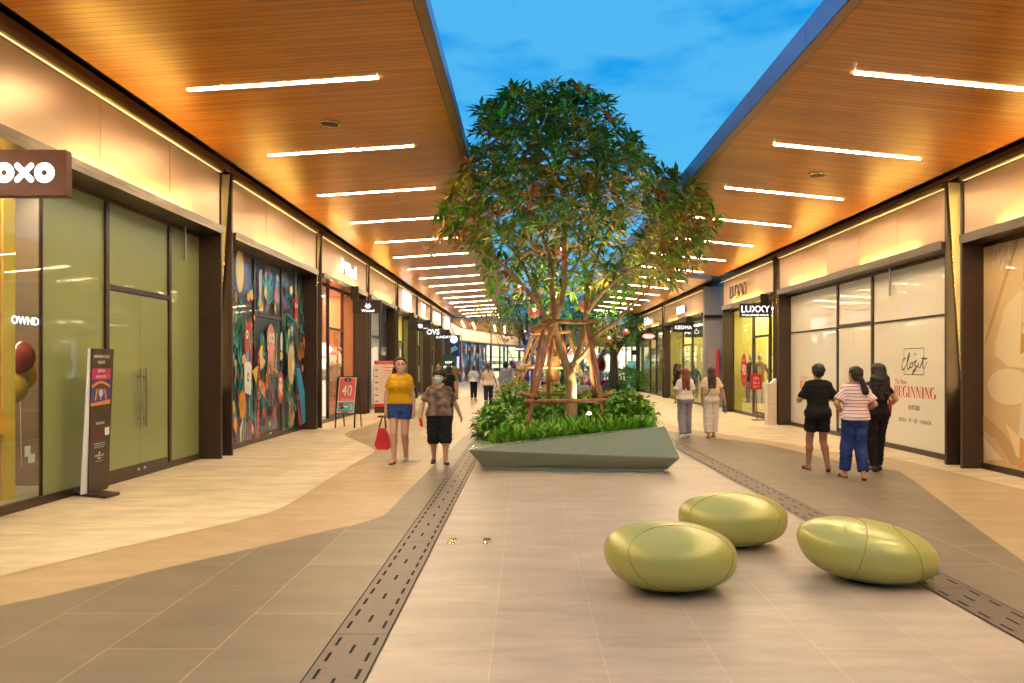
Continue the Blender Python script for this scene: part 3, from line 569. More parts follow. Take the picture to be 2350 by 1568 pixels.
def didone(q, word, fr, x, y, h, w, m, off):
    T = .2*w; t = .045*w
    for ch in word:
        def bar(x0, x1, y0, y1): flat(q, fr, [(x+x0, y+y0), (x+x1, y+y0), (x+x1, y+y1), (x+x0, y+y1)], m, off)
        def ser(cx): bar(cx-.2*w, cx+.2*w, 0, .02*h); bar(cx-.2*w, cx+.2*w, .98*h, h)
        if ch == 'I': bar(.15*w, .15*w+T, 0, h); ser(.25*w); x += .52*w; continue
        if ch == 'B':
            bar(.1*w, .1*w+T, 0, h); ser(.16*w)
            for c0, r0 in ((.75*h, .25*h), (.27*h, .27*h)):
                a = [(x+.25*w+math.sin(k*math.pi/8)*.42*w, y+c0-math.cos(k*math.pi/8)*r0) for k in range(9)]; strip2(q, fr, a, [t, t, .6*T, T, T*1.1, T, .6*T, t, t], m, off)
        if ch == 'E':
            bar(.1*w, .1*w+T, 0, h); ser(.16*w); bar(.2*w, .68*w, .97*h, h); bar(.2*w, .7*w, 0, .03*h); bar(.2*w, .5*w, .49*h, .52*h); bar(.62*w, .68*w, .8*h, h); bar(.64*w, .7*w, 0, .22*h); bar(.46*w, .5*w, .4*h, .6*h)
        if ch == 'G':
            a = [(x+.42*w+math.cos(k*math.pi/8)*.36*w, y+.5*h+math.sin(k*math.pi/8)*.49*h) for k in range(2, 15)]; strip2(q, fr, a, [t*2, t, t*2, T*.6, T, T*1.1, T, T*.9, T*.5, t, t, t, t*2], m, off); bar(.62*w, .62*w+T, .05*h, .42*h); bar(.52*w, .86*w, .4*h, .42*h)
        if ch == 'N':
            bar(.1*w, .1*w+t, 0, h); bar(.72*w, .72*w+t, 0, h); flat(q, fr, [(x+.06*w, y+h), (x+.3*w, y+h), (x+.77*w, y), (x+.68*w, y)], m, off+.0003); bar(-.02*w, .22*w, 0, .02*h); bar(.62*w, .88*w, .98*h, h)
        x += .92*w if ch == 'N' else .82*w
    return x
bw = (uy(2148)-uy(2052))/7.1
didone(q, 'BEGINNING', fr, uy(2052), 1.017, .205, bw, mr, .003)
q.text('01.07.2020', fr, uy(2098), .795, .12, mk, .75, off=.003)
q.text('ESPADA  •  EP  •  ESP  •  F-FASHION', fr, uy(2099), .553, .105, mk, .72, off=.003)
q.build('window_lettering', clozet_bay); q = MB()
q.text('The New', fr, uy(1838), 1.255, .145, mr, .8, 'LEFT', .003); didone(q, 'BEGINNING', fr, uy(1836), 1.017, .205, bw, mr, .003)
q.build('window_lettering', clozet_bay)
# door pulls hanging bars (vertical steel tubes hanging below the beams)
for S, y in ((L, 12.35), (L, 18.3), (Rr, 14.75), (L, 29.9)):
    q = MB(); q.box(S.glass-.12*S.s, S.glass-.09*S.s, y-.02, y+.02, S.zb-.55, S.zb-.002, M_steel)
    q.build('hanging_bracket', {12.35: t1, 18.3: mural_bay, 14.75: clozet_bay, 29.9: b4}[y])
# ---- lit fascia signs
def fsign(y, z, build, t, name='fascia_letters'):
    q = MB(); build(q, fL(y, z, L.front-.02+.0)); q.build(name, t)
def flower(q, fr, x, y, s, m, off, halo=None):
    for a, l in ((-.9, .8), (-.35, 1.), (.35, 1.), (.9, .8)):
        p = [(x, y), (x+math.sin(a)*s*.35-.1*s*math.copysign(1, a), y+s*.35), (x+math.sin(a)*s*.9*l, y+math.cos(a)*s*1.25*l), (x+math.sin(a)*s*.95*l+.12*s*math.copysign(1, a), y+math.cos(a)*s*.9*l), (x+math.sin(a)*s*.5, y+s*.25)]
        flat(q, fr, p, m, off+.0003*abs(a))
    flat(q, fr, blob(x, y+s*.25, s*.42, s*.3), m, off+.002)
def b3(q, fr):
    flower(q, fr, -1.0, -.16, .36, M_lite, .075); q.text('Wacoal', fr, -.62, -.18, .50, M_lite, .85, 'LEFT', .075, depth=.03, bold=.006)
    q.text('Wacoal', fr, -.62, -.18, .50, M_black, .85, 'LEFT', .03, depth=.015, bold=.008)
fsign(22.6, 4.42, b3, wac)
def b5f(q, fr):
    M_pu = glow('purple_letters', (.16, .08, .8), 1.1); M_w = glow('white_box', (.9, .95, 1.), 1.2)
    flat(q, fr, [(-1.5, .42), (.9, .42), (.9, -.42), (-1.5, -.42)], M_w, .05); q.text('URBAN 87', fr, -.2, .06, .33, M_pu, 1.1, off=.055, bold=.008); q.text('HOUSE', fr, -.1, -.32, .33, M_pu, 1.2, off=.055, bold=.008)
fsign(33.9, 4.42, b5f, b5)
fsign(39.4, 4.42, lambda q, fr: (q.text('L', fr, -1, -.25, .8, M_lite, 1.3, off=.06, bold=.04), q.text('F', fr, -.1, -.35, .9, M_lite, 1.5, off=.06, bold=.05)), b6)
fsign(45.0, 4.40, lambda q, fr: q.text('(WHITE)', fr, 0, -.22, .75, M_lite, 1.3, off=.06, bold=.008), b7)
fsign(50.8, 4.40, lambda q, fr: (flat(q, fr, [(-1.2, -.4), (1.2, -.4), (1.2, .4), (-1.2, .4)], M_lite, .06)), b8)
q = MB(); q.text('LUXXY', fR(24.2, 4.0, Rr.front-.02), 0, -.2, .58, M_black, 1.1, off=.05, depth=.015); q.build('fascia_letters', lux)
q = MB(); q.text('KEDMA', fR(33.0, 4.0, K.front-.02), 0, -.14, .44, M_lite, 1., off=.06, depth=.03, bold=.006); q.text('KEDMA', fR(33.0, 4.0, K.front-.02), 0.02, -.14, .44, M_black, 1., off=.02, depth=.02, bold=.008); q.build('fascia_letters', ked)
q = MB(); q.text('C·ake', fR(42.3, 4.0, K.front-.02), 0, -.14, .6, M_lite, 1.3, off=.06, bold=.04); q.build('fascia_letters', oval)
q = MB(); q.text('MIKA', fL(29.7, 2.0, L.glass+.03), .3, 0, .5, M_white, .8, off=.01); q.build('wall_letters', b4)
# ---- hanging box signs
def hang(label, x0, x1, y, z0, z1, col, draw, S, nm='hanging_sign'):
    t = thing(nm, label, 'sign', ((x0+x1)/2, y, z0), 'box signs hanging across the walk')
    q = MB(); q.box(x0, x1, y, y+.10, z0, z1, col); q.build('sign_box', t, bevel=.006)
    q = MB(); fr = (Vector(((x0+x1)/2, y-.001, (z0+z1)/2)), Vector((1, 0, 0)), Vector((0, 0, 1)), Vector((0, -1, 0))); draw(q, fr); q.build('sign_face', t)
    q = MB()
    q.box(S.front-.034*S.s, S.front-.26*S.s, y+.03, y+.07, z1+.002, S.zb+.1, M_blk2); q.build('bracket', t); return t
M_maroon = mat('sign_maroon', (.075, .018, .010), .4)
def loxo(q, fr):
    q.text('L', fr, -.31, -.09, .25, M_lite, 1, off=.004, bold=.02)
    for cx in (-.13, .238):
        r = .093; flat(q, fr, blob(cx, 0, r, r, 40), M_lite, .004)
        for a, w in ((.078, .0022), (.06, .004), (.043, .002)): strip2(q, fr, [(cx+a*math.cos(k*math.pi/18), a*math.sin(k*math.pi/18)) for k in range(37)], w, M_black, .0045)
        flat(q, fr, blob(cx, 0, .026, .026, 20), M_maroon, .005)
    for a, b in (((-.01, -.064), (.118, .064)), ((-.01, .064), (.118, -.064))):
        d = .062; strip2(q, fr, [a, b], .052, M_lite, .0041 if a[1] < 0 else .0043)
        for p in (a, b): flat(q, fr, blob(p[0], p[1], .026, .026, 16), M_lite, .0042)
        strip2(q, fr, [a, b], .004, M_black, .0048)
hang('maroon box sign with white ringed letters at the upper left edge', -5.05, -4.19, 6.95, 3.16, 3.585, M_maroon, loxo, L)
def wsign(q, fr): flower(q, fr, .03, -.045, .135, M_lite, .004); q.text('Wacoal', fr, .03, -.15, .12, M_lite, 1.05, off=.004)
hang('dark brown box sign with a white flower logo', -5.15, -4.29, 22.7, 3.16, 3.545, M_blk2, wsign, L)
def s34(q, fr):
    for k in range(7): flat(q, fr, blob(.1+.05*math.cos(k*2.4), .02+.06*math.sin(k*1.7), .055, .03, 7, k, .3), M_lite, .004+.0002*k)
    q.text('sooo', fr, .33, -.1, .10, M_lite, 1, off=.004)
hang('black box sign with a white bird shaped emblem', -5.23, -4.36, 34, 3.14, 3.53, M_blk2, s34, L)
hang('dark olive box sign reading OVS in white', -5.32, -4.46, 40, 3.14, 3.58, mat('sign_olive', (.06, .065, .045), .5), lambda q, fr: q.text('OVS', fr, 0.04, -.13, .38, M_lite, .95, off=.004, bold=.008), L)
hang('dark navy box sign reading SUNDAYS', -5.3, -4.45, 45.5, 3.14, 3.5, mat('sign_navy', (.012, .012, .06), .5), lambda q, fr: q.text('SUNDAYS', fr, 0.02, -.1, .22, M_lite, 1, off=.004), L)
hang('dark teal box sign with a glowing white disc', -5.2, -4.3, 50, 3.0, 3.6, mat('sign_teal', (.01, .05, .09), .5), lambda q, fr: flat(q, fr, blob(.05, 0, .24, .24, 24), M_lite, .004), L)
def lx(q, fr): q.text('LUXXY', fr, 0, -.045, .255, M_lite, .98, off=.004, bold=.006); q.text('STYLISH JAPANESE FASHION', fr, 0, -.155, .076, M_lite, .78, off=.004)
hang('black box sign reading LUXXY above small white words', 5.97, 6.83, 21.25, 2.95, 3.33, M_black, lx, Rr)
hang('black box sign reading KEDMA', 5.99, 6.84, 31, 2.96, 3.34, M_black, lambda q, fr: q.text('KEDMA', fr, 0, -.07, .2, M_lite, 1.05, off=.004), K)
def ov(q, fr): flat(q, fr, blob(0, 0, .36, .155, 20), M_white, .004); flat(q, fr, blob(0, 0, .34, .135, 20), glow('oval_red', (.7, .06, .05), .8), .005); q.text('Nicolin', fr, 0, -.05, .17, M_lite, .9, off=.006, shear=.3)
hang('black box sign with a red oval emblem', 6.2, 7.05, 41, 2.98, 3.36, M_black, ov, K)
q = MB(); q.text('AMO', (Vector((7.12, 33.9, 3.0)), Vector((1, 0, 0)), Vector((0, 0, 1)), Vector((0, -1, 0))), .28, 0, .26, M_lite, 1.1, off=.0); q.box(7.1, 8.0, 33.92, 34.0, 2.85, 3.35, M_black); q.build('interior_sign', ked)
# ---- LUXXY window content
q = MB(); fr = fR(24.95, 1.45, Rr.glass-.002)
flat(q, fr, blob(0, 0, .34, .56, 30), film('oval_sticker', (.62, .02, .04)), .002); q.text('90', fr, 0, -.16, .5, M_white, .8, off=.004, bold=.01); q.text('SALE', fr, 0, .30, .12, M_white, .9, off=.004); q.text('UP TO', fr, 0, -.36, .09, M_white, .9, off=.004)
q.text('SHOP ONLINE', fr, .05, -1.07, .12, M_frame, .8, off=.002); q.text('BUSINESS HOURS', fr, .0, -.93, .06, M_frame, .8, off=.002)
q.build('window_sticker', lux); q = MB(); q.text('SHOP NOW', fr, 3.3, -1.07, .12, M_frame, .8, off=.002); q.build('window_sticker', lux)
q = MB(); q.box(Rr.glass-.004, Rr.glass-.002, 23.98, 24.1, 1.15, 1.62, M_white); q.build('notice', lux)
def mannequin(x, y, top, bottom, label, z0=.5):
    t = thing('mannequin', label, 'mannequin', (x, y, z0), 'mannequins in the shop windows')
    sk = mat('mannequin_skin', (.62, .55, .42), .35)
    q = MB(); q.lathe([(0, 0), (.2, 0), (.2, .03), (.02, .05), (.015, .5)], (x, y, z0-.45), M_steel, 16); q.build('stand', t)
    q = MB(); q.ball((x, y, z0+1.68-.4), .10, sk, 14, (.9, .9, 1.15)); q.tube([(x, y, z0+1.22), (x, y, z0+1.08)], .045, sk, 10); q.build('head', t)
    q = MB(); q.lathe([(0, .42), (.15, .42), (.16, .5), (.13, .68), (.17, .9), (.19, 1.03), (.12, 1.1), (.05, 1.12)], (x, y, z0), top, 16, 1, .62)
    for s_ in (-1, 1): q.tube([(x+.16*s_, y, z0+1.04), (x+.26*s_, y-.03, z0+.78), (x+.22*s_, y-.12, z0+.55)], [.06, .055, .045], top, 9)
    q.build('jacket', t)
    q = MB()
    for s_ in (-1, 1): q.tube([(x+.07*s_, y, z0+.46), (x+.10*s_, y, z0+.1), (x+.09*s_, y, z0-.25)], [.095, .075, .06], bottom, 10)
    q.build('trousers', t); return t
mannequin(7.75, 25.2, mat('jacket_brown', (.22, .09, .03), .7), mat('jeans_pale', (.45, .5, .65), .8), 'mannequin in brown jacket and pale jeans behind the yellow window', .6)
mannequin(7.6, 25.7, mat('jacket_olive', (.03, .035, .025), .7), mat('trousers_dark', (.04, .04, .05), .8), 'mannequin in a dark jacket behind the brown jacketed one', .6)
mannequin(7.9, 35.6, mat('dress_blue', (.04, .08, .25), .7), mat('trousers_dark', (.04, .04, .05), .8), 'mannequin in a blue top behind the framed display window', .3)
q = MB(); mw = glow('white_frame_lit', (.8, .85, 1), 2.5)
for a, b, c, d in ((30.6, 31.7, 1.1, 1.22), (30.6, 31.7, 2.5, 2.62), (30.6, 30.72, 1.22, 2.5), (31.58, 31.7, 1.22, 2.5)): q.box(7.45, 7.55, a, b, c, d, mw)
q.build('display_frame', ked)
q = MB()   # clothes rail behind the Wacoal door and pale lamp
q.box(-6.3, -6.5, 23.5, 24.9, .5, 1.6, mat('pale_stock', (.85, .7, .5), .5)); q.build('display_unit', wac)
q = MB(); wl = glow('lamp_paper', (1, .9, .75), 2.2); q.ball((-6.1, 22.9, 2.1), .28, wl, 14, (1, 1, .7)); q.ball((-6.1, 23.0, 1.65), .2, wl, 14, (1, 1, .8)); q.tube([(-6.1, 22.95, 3.8), (-6.1, 22.95, 2.2)], .008, M_frame, 6); q.box(-6.4, -6.0, 22.3, 23.3, .1, 1.15, glow('lamp_base', (1, .85, .6), 1.2))
q.build('window_lamp', label='pale paper flower lamp glowing in the peach shop window', category='lamp')
# ================================================================ PLANTS
LM = [mat('leaf_'+n, c, .38, spec=.5) for n, c in dict(a=(.09, .20, .02), b=(.12, .30, .02), c=(.24, .38, .03), d=(.45, .15, .03), e=(.46, .36, .03), f=(.055, .15, .02), g=(.15, .46, .03)).items()]
def leaf(q, p, d, ln, w, m, rr, droop=.15):
    d = Vector(d).normalized(); s = d.cross(Vector((rr.uniform(-.3, .3), rr.uniform(-.3, .3), 1))).normalized(); n = s.cross(d)
    p = Vector(p); mid = p+d*ln*.55; tip = p+d*ln-Vector((0, 0, ln*droop))
    q.add([p, mid+s*w*.5+n*w*.16, tip, mid-s*w*.5+n*w*.16, mid], [(0, 1, 4), (1, 2, 4), (2, 3, 4), (3, 0, 4)], m, False)
def rosette(q, p, axis, n, ln, w, rr, pal, up=.35):
    ax = Vector(axis).normalized(); u = ax.orthogonal().normalized(); v = ax.cross(u); m0 = rr.choice(pal)
    for k in range(n):
        a = k*2.4+rr.uniform(-.3, .3); el = up+rr.uniform(-.35, .45); d = (u*math.cos(a)+v*math.sin(a))*math.cos(el)+ax*math.sin(el)
        leaf(q, Vector(p)+ax*rr.uniform(-.06, .03), d, ln*rr.uniform(.65, 1.15), w*rr.uniform(.8, 1.2), m0 if rr.random() < .65 else rr.choice(pal), rr, rr.uniform(0, .3))
def bez(a, b, c, n=5): a, b, c = Vector(a), Vector(b), Vector(c); return [a*(1-t)**2+b*2*t*(1-t)+c*t*t for t in [i/n for i in range(n+1)]]
M_bark = mat('bark_smooth', (.30, .20, .11), .75, noise=.35, nscale=14, bump=.5, bscale=25, stretch=(1, 1, .5))
M_twig = mat('bark_grey', (.42, .30, .19), .7, noise=.25, nscale=10)
M_rough = mat('bark_rough', (.30, .17, .07), .85, noise=.6, nscale=11, bump=1., bscale=14, stretch=(1, 1, .3))
tr_ = random.Random(11)
tree = thing('shade_tree', 'broad multi stemmed tree with rosette leaves rising from the green stone planter', 'tree', (.8, 13.5, .3))
limbs = []   # lists of (vx, vy, d, radius)
limbs.append([(1312, 985, 13.5, .125), (1312, 950, 13.5, .115), (1311, 905, 13.5, .10), (1308, 870, 13.5, .10), (1306, 852, 13.5, .095)])
limbs.append([(1306, 856, 13.5, .08), (1293, 820, 13.5, .07), (1279, 780, 13.45, .062), (1273, 745, 13.4, .06), (1279, 715, 13.3, .055), (1290, 690, 13.3, .05), (1296, 640, 13.3, .045), (1296, 560, 13.3, .04), (1294, 500, 13.4, .036), (1288, 430, 13.5, .03), (1262, 375, 13.6, .024), (1216, 310, 13.7, .016), (1190, 270, 13.8, .01)])
limbs.append([(1288, 440, 13.5, .026), (1310, 390, 13.4, .022), (1325, 340, 13.4, .018), (1345, 290, 13.3, .014), (1350, 235, 13.3, .008)])
limbs.append([(1276, 770, 13.45, .055), (1255, 735, 13.3, .052), (1240, 705, 13.2, .046), (1222, 680, 13.1, .04), (1190, 645, 13.0, .034), (1150, 607, 12.9, .028), (1105, 578, 12.8, .02), (1070, 555, 12.7, .014), (1036, 535, 12.6, .008)])
limbs.append([(1273, 745, 13.4, .05), (1268, 690, 13.6, .045), (1262, 600, 13.7, .04), (1240, 530, 13.8, .034), (1200, 478, 13.9, .028), (1155, 438, 14., .022), (1125, 410, 14.1, .015), (1100, 375, 14.2, .009)])
limbs.append([(1150, 437, 14, .014), (1145, 390, 14, .012), (1160, 340, 14, .008)])
limbs.append([(1308, 856, 13.5, .075), (1322, 825, 13.6, .062), (1333, 790, 13.7, .055), (1342, 745, 13.8, .05), (1345, 715, 13.8, .046), (1350, 660, 13.9, .04), (1370, 590, 14, .034), (1390, 540, 14.1, .028), (1425, 490, 14.2, .022), (1455, 455, 14.3, .014), (1475, 420, 14.3, .008)])
limbs.append([(1324, 830, 13.55, .05), (1345, 808, 13.3, .044), (1362, 775, 13.1, .04), (1385, 757, 13., .036), (1410, 742, 12.9, .03), (1440, 712, 12.8, .025), (1480, 670, 12.7, .02), (1510, 640, 12.6, .015), (1560, 622, 12.5, .009), (1600, 590, 12.5, .006)])
limbs.append([(1345, 720, 13.8, .04), (1375, 680, 13.6, .034), (1400, 655, 13.4, .03), (1440, 622, 13.2, .026), (1490, 600, 13., .02), (1540, 565, 12.8, .014), (1590, 520, 12.7, .008)])
limbs.append([(1350, 670, 13.9, .03), (1335, 600, 14.4, .028), (1330, 520, 14.8, .022), (1370, 430, 15, .016), (1400, 360, 15, .009)])
limbs.append([(1240, 700, 13.2, .035), (1205, 620, 14.2, .03), (1165, 560, 14.7, .022), (1120, 510, 14.9, .015), (1075, 480, 15, .008)])
limbs.append([(1222, 690, 13.1, .022), (1180, 690, 12.7, .018), (1140, 650, 12.4, .012), (1100, 625, 12.3, .008)])
q = MB(); nodes = []
for l in limbs:
    pts = [Vector(P(a, b, d)) for a, b, d, r in l]; rs = [r for *_, r in l]; sp = []; sr = []
    for i in range(len(pts)-1):
        a, b, c, d = pts[max(i-1, 0)], pts[i], pts[i+1], pts[min(i+2, len(pts)-1)]
        for k in range(3):
            t = k/3; sp.append(.5*((2*b)+(c-a)*t+(2*a-5*b+4*c-d)*t*t+(3*b-a-3*c+d)*t**3)+Vector((tr_.uniform(-1, 1), tr_.uniform(-1, 1), 0))*.012); sr.append(rs[i]*(1-t)+rs[i+1]*t)
    sp.append(pts[-1]); sr.append(rs[-1]); q.tube(sp, sr, M_bark, 9)
    nodes += [(p, r) for p, r in zip(sp, sr) if r < .05]
q.build('trunk', tree)
OUT = [(1125, 228), (1170, 208), (1225, 200), (1285, 193), (1350, 205), (1395, 235), (1415, 275), (1440, 300), (1462, 330), (1490, 380), (1560, 398), (1600, 430), (1625, 470), (1645, 505), (1618, 555), (1625, 600), (1590, 625), (1560, 655), (1500, 640), (1430, 665), (1380, 640), (1330, 690), (1260, 660), (1210, 690), (1150, 640), (1085, 600), (1060, 560), (1015, 535), (1010, 490), (1035, 430), (1070, 395), (1068, 345), (1098, 300), (1105, 255)]
def inside(x, y, poly):
    c = False; j = len(poly)-1
    for i in range(len(poly)):
        if (poly[i][1] > y) != (poly[j][1] > y) and x < (poly[j][0]-poly[i][0])*(y-poly[i][1])/(poly[j][1]-poly[i][1])+poly[i][0]: c = not c
        j = i
    return c
cr = MB(); tw = MB(); nros = 0; placed = []
while nros < 610:
    x = tr_.uniform(1005, 1650); y = tr_.uniform(190, 700)
    if not inside(x, y, OUT): continue
    if y > 560 and tr_.random() < .48: continue
    if y < 430 and tr_.random() < .25: continue
    if 470 < y < 690 and 1130 < x < 1500 and tr_.random() < .35: continue
    hw = 330*math.sqrt(max(.05, 1-((y-470)/330)**2)); e = max(0, 1-((x-1320)/hw)**2); dm = 1.75*math.sqrt(e)
    d = 13.6+tr_.uniform(-1, 1)*dm; p = Vector(P(x, y, d))
    if abs(d-13.6) < dm*.45 and tr_.random() < .55: continue
    if 450 < y < 700 and 1120 < x < 1500 and d < 13.5 and tr_.random() < .6: continue
    if any((p-o).length < .205 for o in placed): continue
    placed.append(p); nros += 1
    nd, nr = min(nodes, key=lambda k: (k[0]-p).length+(.35 if k[0].z > p.z else 0))
    vv = p-nd; mid = nd+vv*.5+Vector((tr_.uniform(-.1, .1), tr_.uniform(-.1, .1), -.10*vv.length+tr_.uniform(-.05, .08)))
    tw.tube(bez(nd, mid, p, 4), [min(.014, nr), .010, .008, .006, .005], M_twig, 5, False)
    if vv.length > .2: nodes.append((mid, .01))
    ax = (vv.normalized()*.5+Vector((0, 0, .8))+Vector(P(x, y, d)-Vector(P(1310, 520, 13.6))).normalized()*.5)
    r_ = tr_.random(); pal = [LM[0], LM[1], LM[5], LM[1]] if r_ < .38 else ([LM[4], LM[2], LM[1], LM[4]] if r_ < .70 else ([LM[3], LM[3], LM[4], LM[0]] if r_ < .90 else [LM[1], LM[6], LM[2]]))
    rosette(cr, p, ax, tr_.randint(11, 16), .30, .076, tr_, pal)
    if tr_.random() < .5: rosette(cr, p-ax.normalized()*.12, ax, 7, .26, .066, tr_, pal, .0)
tw.build('branches', tree); cr.build('crown', tree)
# ---------------------------------------------------------------- planter
M_terr = mat('terrazzo_green', (.20, .235, .17), .26, noise=.3, nscale=120, bump=.03, bscale=200, spec=.6)
pl = thing('planter', 'faceted grey green stone planter with a pointed left tip and rising right side', 'planter', (.7, 11.5, 0))
V = [(-.64, 11.72, .05), (2.14, 11.50, .05), (2.10, 17.6, .05), (-.55, 17.6, .05),            # foot
     (-.875, 11.55, .335), (2.30, 11.30, .24), (2.35, 17.8, .45), (-.80, 17.8, .45),           # crease
     (-.60, 12.15, .36), (2.17, 11.80, .665), (2.20, 17.5, .62), (-.60, 17.4, .5),             # rim outer
     (-.50, 12.28, .35), (2.02, 11.95, .655), (2.04, 17.3, .61), (-.48, 17.2, .49),            # rim inner
     (-.48, 12.32, .22), (2.0, 12.0, .22), (2.0, 17.2, .22), (-.46, 17.2, .22)]
Fq = [(0, 1, 5, 4), (1, 2, 6, 5), (2, 3, 7, 6), (3, 0, 4, 7), (4, 5, 9, 8), (5, 6, 10, 9), (6, 7, 11, 10), (7, 4, 8, 11), (8, 9, 13, 12), (9, 10, 14, 13), (10, 11, 15, 14), (11, 8, 12, 15), (12, 13, 17, 16), (13, 14, 18, 17), (14, 15, 19, 18), (15, 12, 16, 19)]
q = MB(); q.add(V, Fq, M_terr); q.build('basin', pl, bevel=.02)
q = MB(); q.prism([(-.60, 11.72, .004), (2.10, 11.52, .004), (2.06, 17.5, .004), (-.5, 17.5, .004)], (0, 0, .05), M_terr); q.build('plinth', pl)
q = MB(); q.poly([(-.47, 12.32, .3), (2.01, 12.0, .3), (2.01, 17.2, .3), (-.46, 17.2, .3)], mat('soil', (.04, .025, .015), .9, noise=.4, nscale=30)); q.build('soil', pl)
pr = random.Random(5)
# low ground cover: upright pointed leaves
q = MB(); gm = [LM[1], LM[6], LM[6], LM[2], mat('leaf_bright', (.22, .46, .03), .35), LM[0]]
for i in range(1150):
    y = 12.15+pr.random()**1.3*2.0; x = pr.uniform(-.50, 2.02); base = .34+(x+.5)*.09+(.22 if 0 else 0)
    if x < -.3 and y < 12.3: continue
    h = pr.uniform(.05, .26)
    for k in range(7): 
        a = pr.uniform(0, 6.28); el = pr.uniform(.5, 1.4); leaf(q, (x, y, base+h*.25*k/2-.05), (math.cos(a)*math.cos(el), math.sin(a)*math.cos(el), math.sin(el)), pr.uniform(.14, .24), .062, pr.choice(gm), pr, .0)
q.build('ground_cover', kind='stuff', label='low bright green ground cover filling the front of the planter')
def shrub(label, c, r, n, ln, w, pal, rr, stems=7, nm='shrub', hollow=.35, gr='shrubs in and around the planter', cat='shrub'):
    t = thing(nm, label, cat, (c[0], c[1], c[2]-r[2]), gr); q = MB(); s = MB()
    for i in range(stems):
        a = rr.uniform(0, 6.28); e = (c[0]+math.cos(a)*r[0]*.6, c[1]+math.sin(a)*r[1]*.6, c[2]+rr.uniform(-.1, .5)*r[2]); s.tube(bez((c[0]+math.cos(a)*r[0]*.2, c[1]+math.sin(a)*r[1]*.2, c[2]-r[2]), (c[0]+math.cos(a)*r[0]*.3, c[1], c[2]), e, 4), [.012, .01, .008, .006, .004], M_twig, 5, False)
    for i in range(n):
        th = rr.uniform(0, 6.28); ph = math.acos(rr.uniform(-.75, 1)); rad = rr.uniform(hollow, 1)**.5*rr.uniform(.85, 1.08)
        o = Vector((math.cos(th)*math.sin(ph), math.sin(th)*math.sin(ph), math.cos(ph))); p = Vector((c[0]+o.x*r[0]*rad, c[1]+o.y*r[1]*rad, c[2]+o.z*r[2]*rad))
        m0 = rr.choice(pal)
        for k in range(4): d = o*.6+Vector((rr.uniform(-1, 1), rr.uniform(-1, 1), rr.uniform(-.5, .8))); leaf(q, p+Vector((rr.uniform(-1, 1), rr.uniform(-1, 1), rr.uniform(-1, 1)))*ln*.5, d, ln*rr.uniform(.6, 1.15), w*rr.uniform(.8, 1.2), m0 if rr.random() < .6 else rr.choice(pal), rr, .25)
    q.build('foliage', t); s.build('stem', t); return t
GA = [LM[0], LM[1], LM[1], LM[6], LM[2]]; GY = [mat('leaf_lime', (.30, .34, .03), .4), mat('leaf_lime2', (.20, .30, .04), .4), LM[2]]
shrub('leafy green shrub spilling over the left side of the planter', (-.42, 13.6, .50), (.44, 1.1, .34), 480, .16, .10, GA, pr)
shrub('leafy green shrub low on the left rim of the planter', (-.20, 14.6, .66), (.55, .9, .32), 420, .16, .10, GA, pr)
shrub('rounded green shrub at the right side of the planter', (1.74, 13.1, .72), (.42, .8, .36), 480, .16, .10, GA, pr)
shrub('green shrub behind the right support pole', (1.45, 14.4, .72), (.55, .9, .36), 420, .16, .10, GA, pr)
shrub('brightly lit shrub right behind the tree trunk', (.75, 14.6, .66), (.75, .7, .36), 420, .15, .09, [LM[6], GY[1], LM[2]], pr)
shrub('green shrub at the back of the planter', (.8, 16.2, .62), (1.2, .9, .42), 520, .15, .09, GA, pr)
shrub('yellow green bush with fine leaves beyond the planter on the left', (-.25, 20.5, .72), (.62, .9, .5), 700, .11, .035, GY, pr, gr='lime bushes beyond the planter')
shrub('yellow green bush with fine leaves behind the planter center', (.9, 21.0, .66), (.8, .9, .45), 620, .11, .035, GY, pr, gr='lime bushes beyond the planter')
q = MB(); q.box(-.8, 2.4, 19.6, 28, 0, .32, M_terr); q.build('stone_bed', label='low stone bed holding the second tree and yellow bushes', category='planter')
# ---------------------------------------------------------------- timber props of the front tree
M_log = mat('log_red', (.30, .13, .07), .8, noise=.5, nscale=9, bump=.7, bscale=20, stretch=(1, 1, .4))
M_bam = mat('bamboo', (.42, .22, .07), .5, noise=.2, nscale=6); M_rope = mat('rope', (.6, .45, .25), .8)
def crooked(a, b, r, m, q, n=6, rr=pr):
    a, b = Vector(a), Vector(b); pts = [a+(b-a)*i/n+Vector((rr.uniform(-1, 1), rr.uniform(-1, 1), 0))*r*.22 for i in range(n+1)]
    q.tube(pts, [r*rr.uniform(.86, 1.12) for _ in pts], m, 9)
t = thing('tree_support', 'reddish timber poles propping the tree in the planter', 'tree support', (.8, 13.2, .3))
for a, b, r in (((1205, 990, 12.75), (1268, 740, 13.15), .042), ((1214, 935, 13.5), (1248, 748, 13.4), .04), ((1391, 965, 12.9), (1346, 735, 13.2), .042), ((1365, 905, 14.1), (1340, 742, 13.8), .038), ((1255, 930, 14.2), (1270, 745, 13.8), .036)):
    q = MB(); crooked(P(*a), P(*b), r, M_log, q, 8); q.build('pole', t)
for a, b, r in (((1203, 922, 12.82), (1397, 919, 12.92), .034), ((1197, 903, 13.4), (1230, 912, 12.8), .045), ((1378, 912, 12.9), (1402, 902, 13.9), .04), ((1218, 752, 13.6), (1272, 742, 13.1), .036), ((1222, 762, 13.3), (1276, 739, 13.0), .036), ((1240, 736, 13.3), (1366, 740, 13.1), .04), ((1200, 905, 14.2), (1395, 905, 14.2), .03)):
    q = MB(); crooked(P(*a), P(*b), r, M_log, q, 6); q.build('crossbar', t)
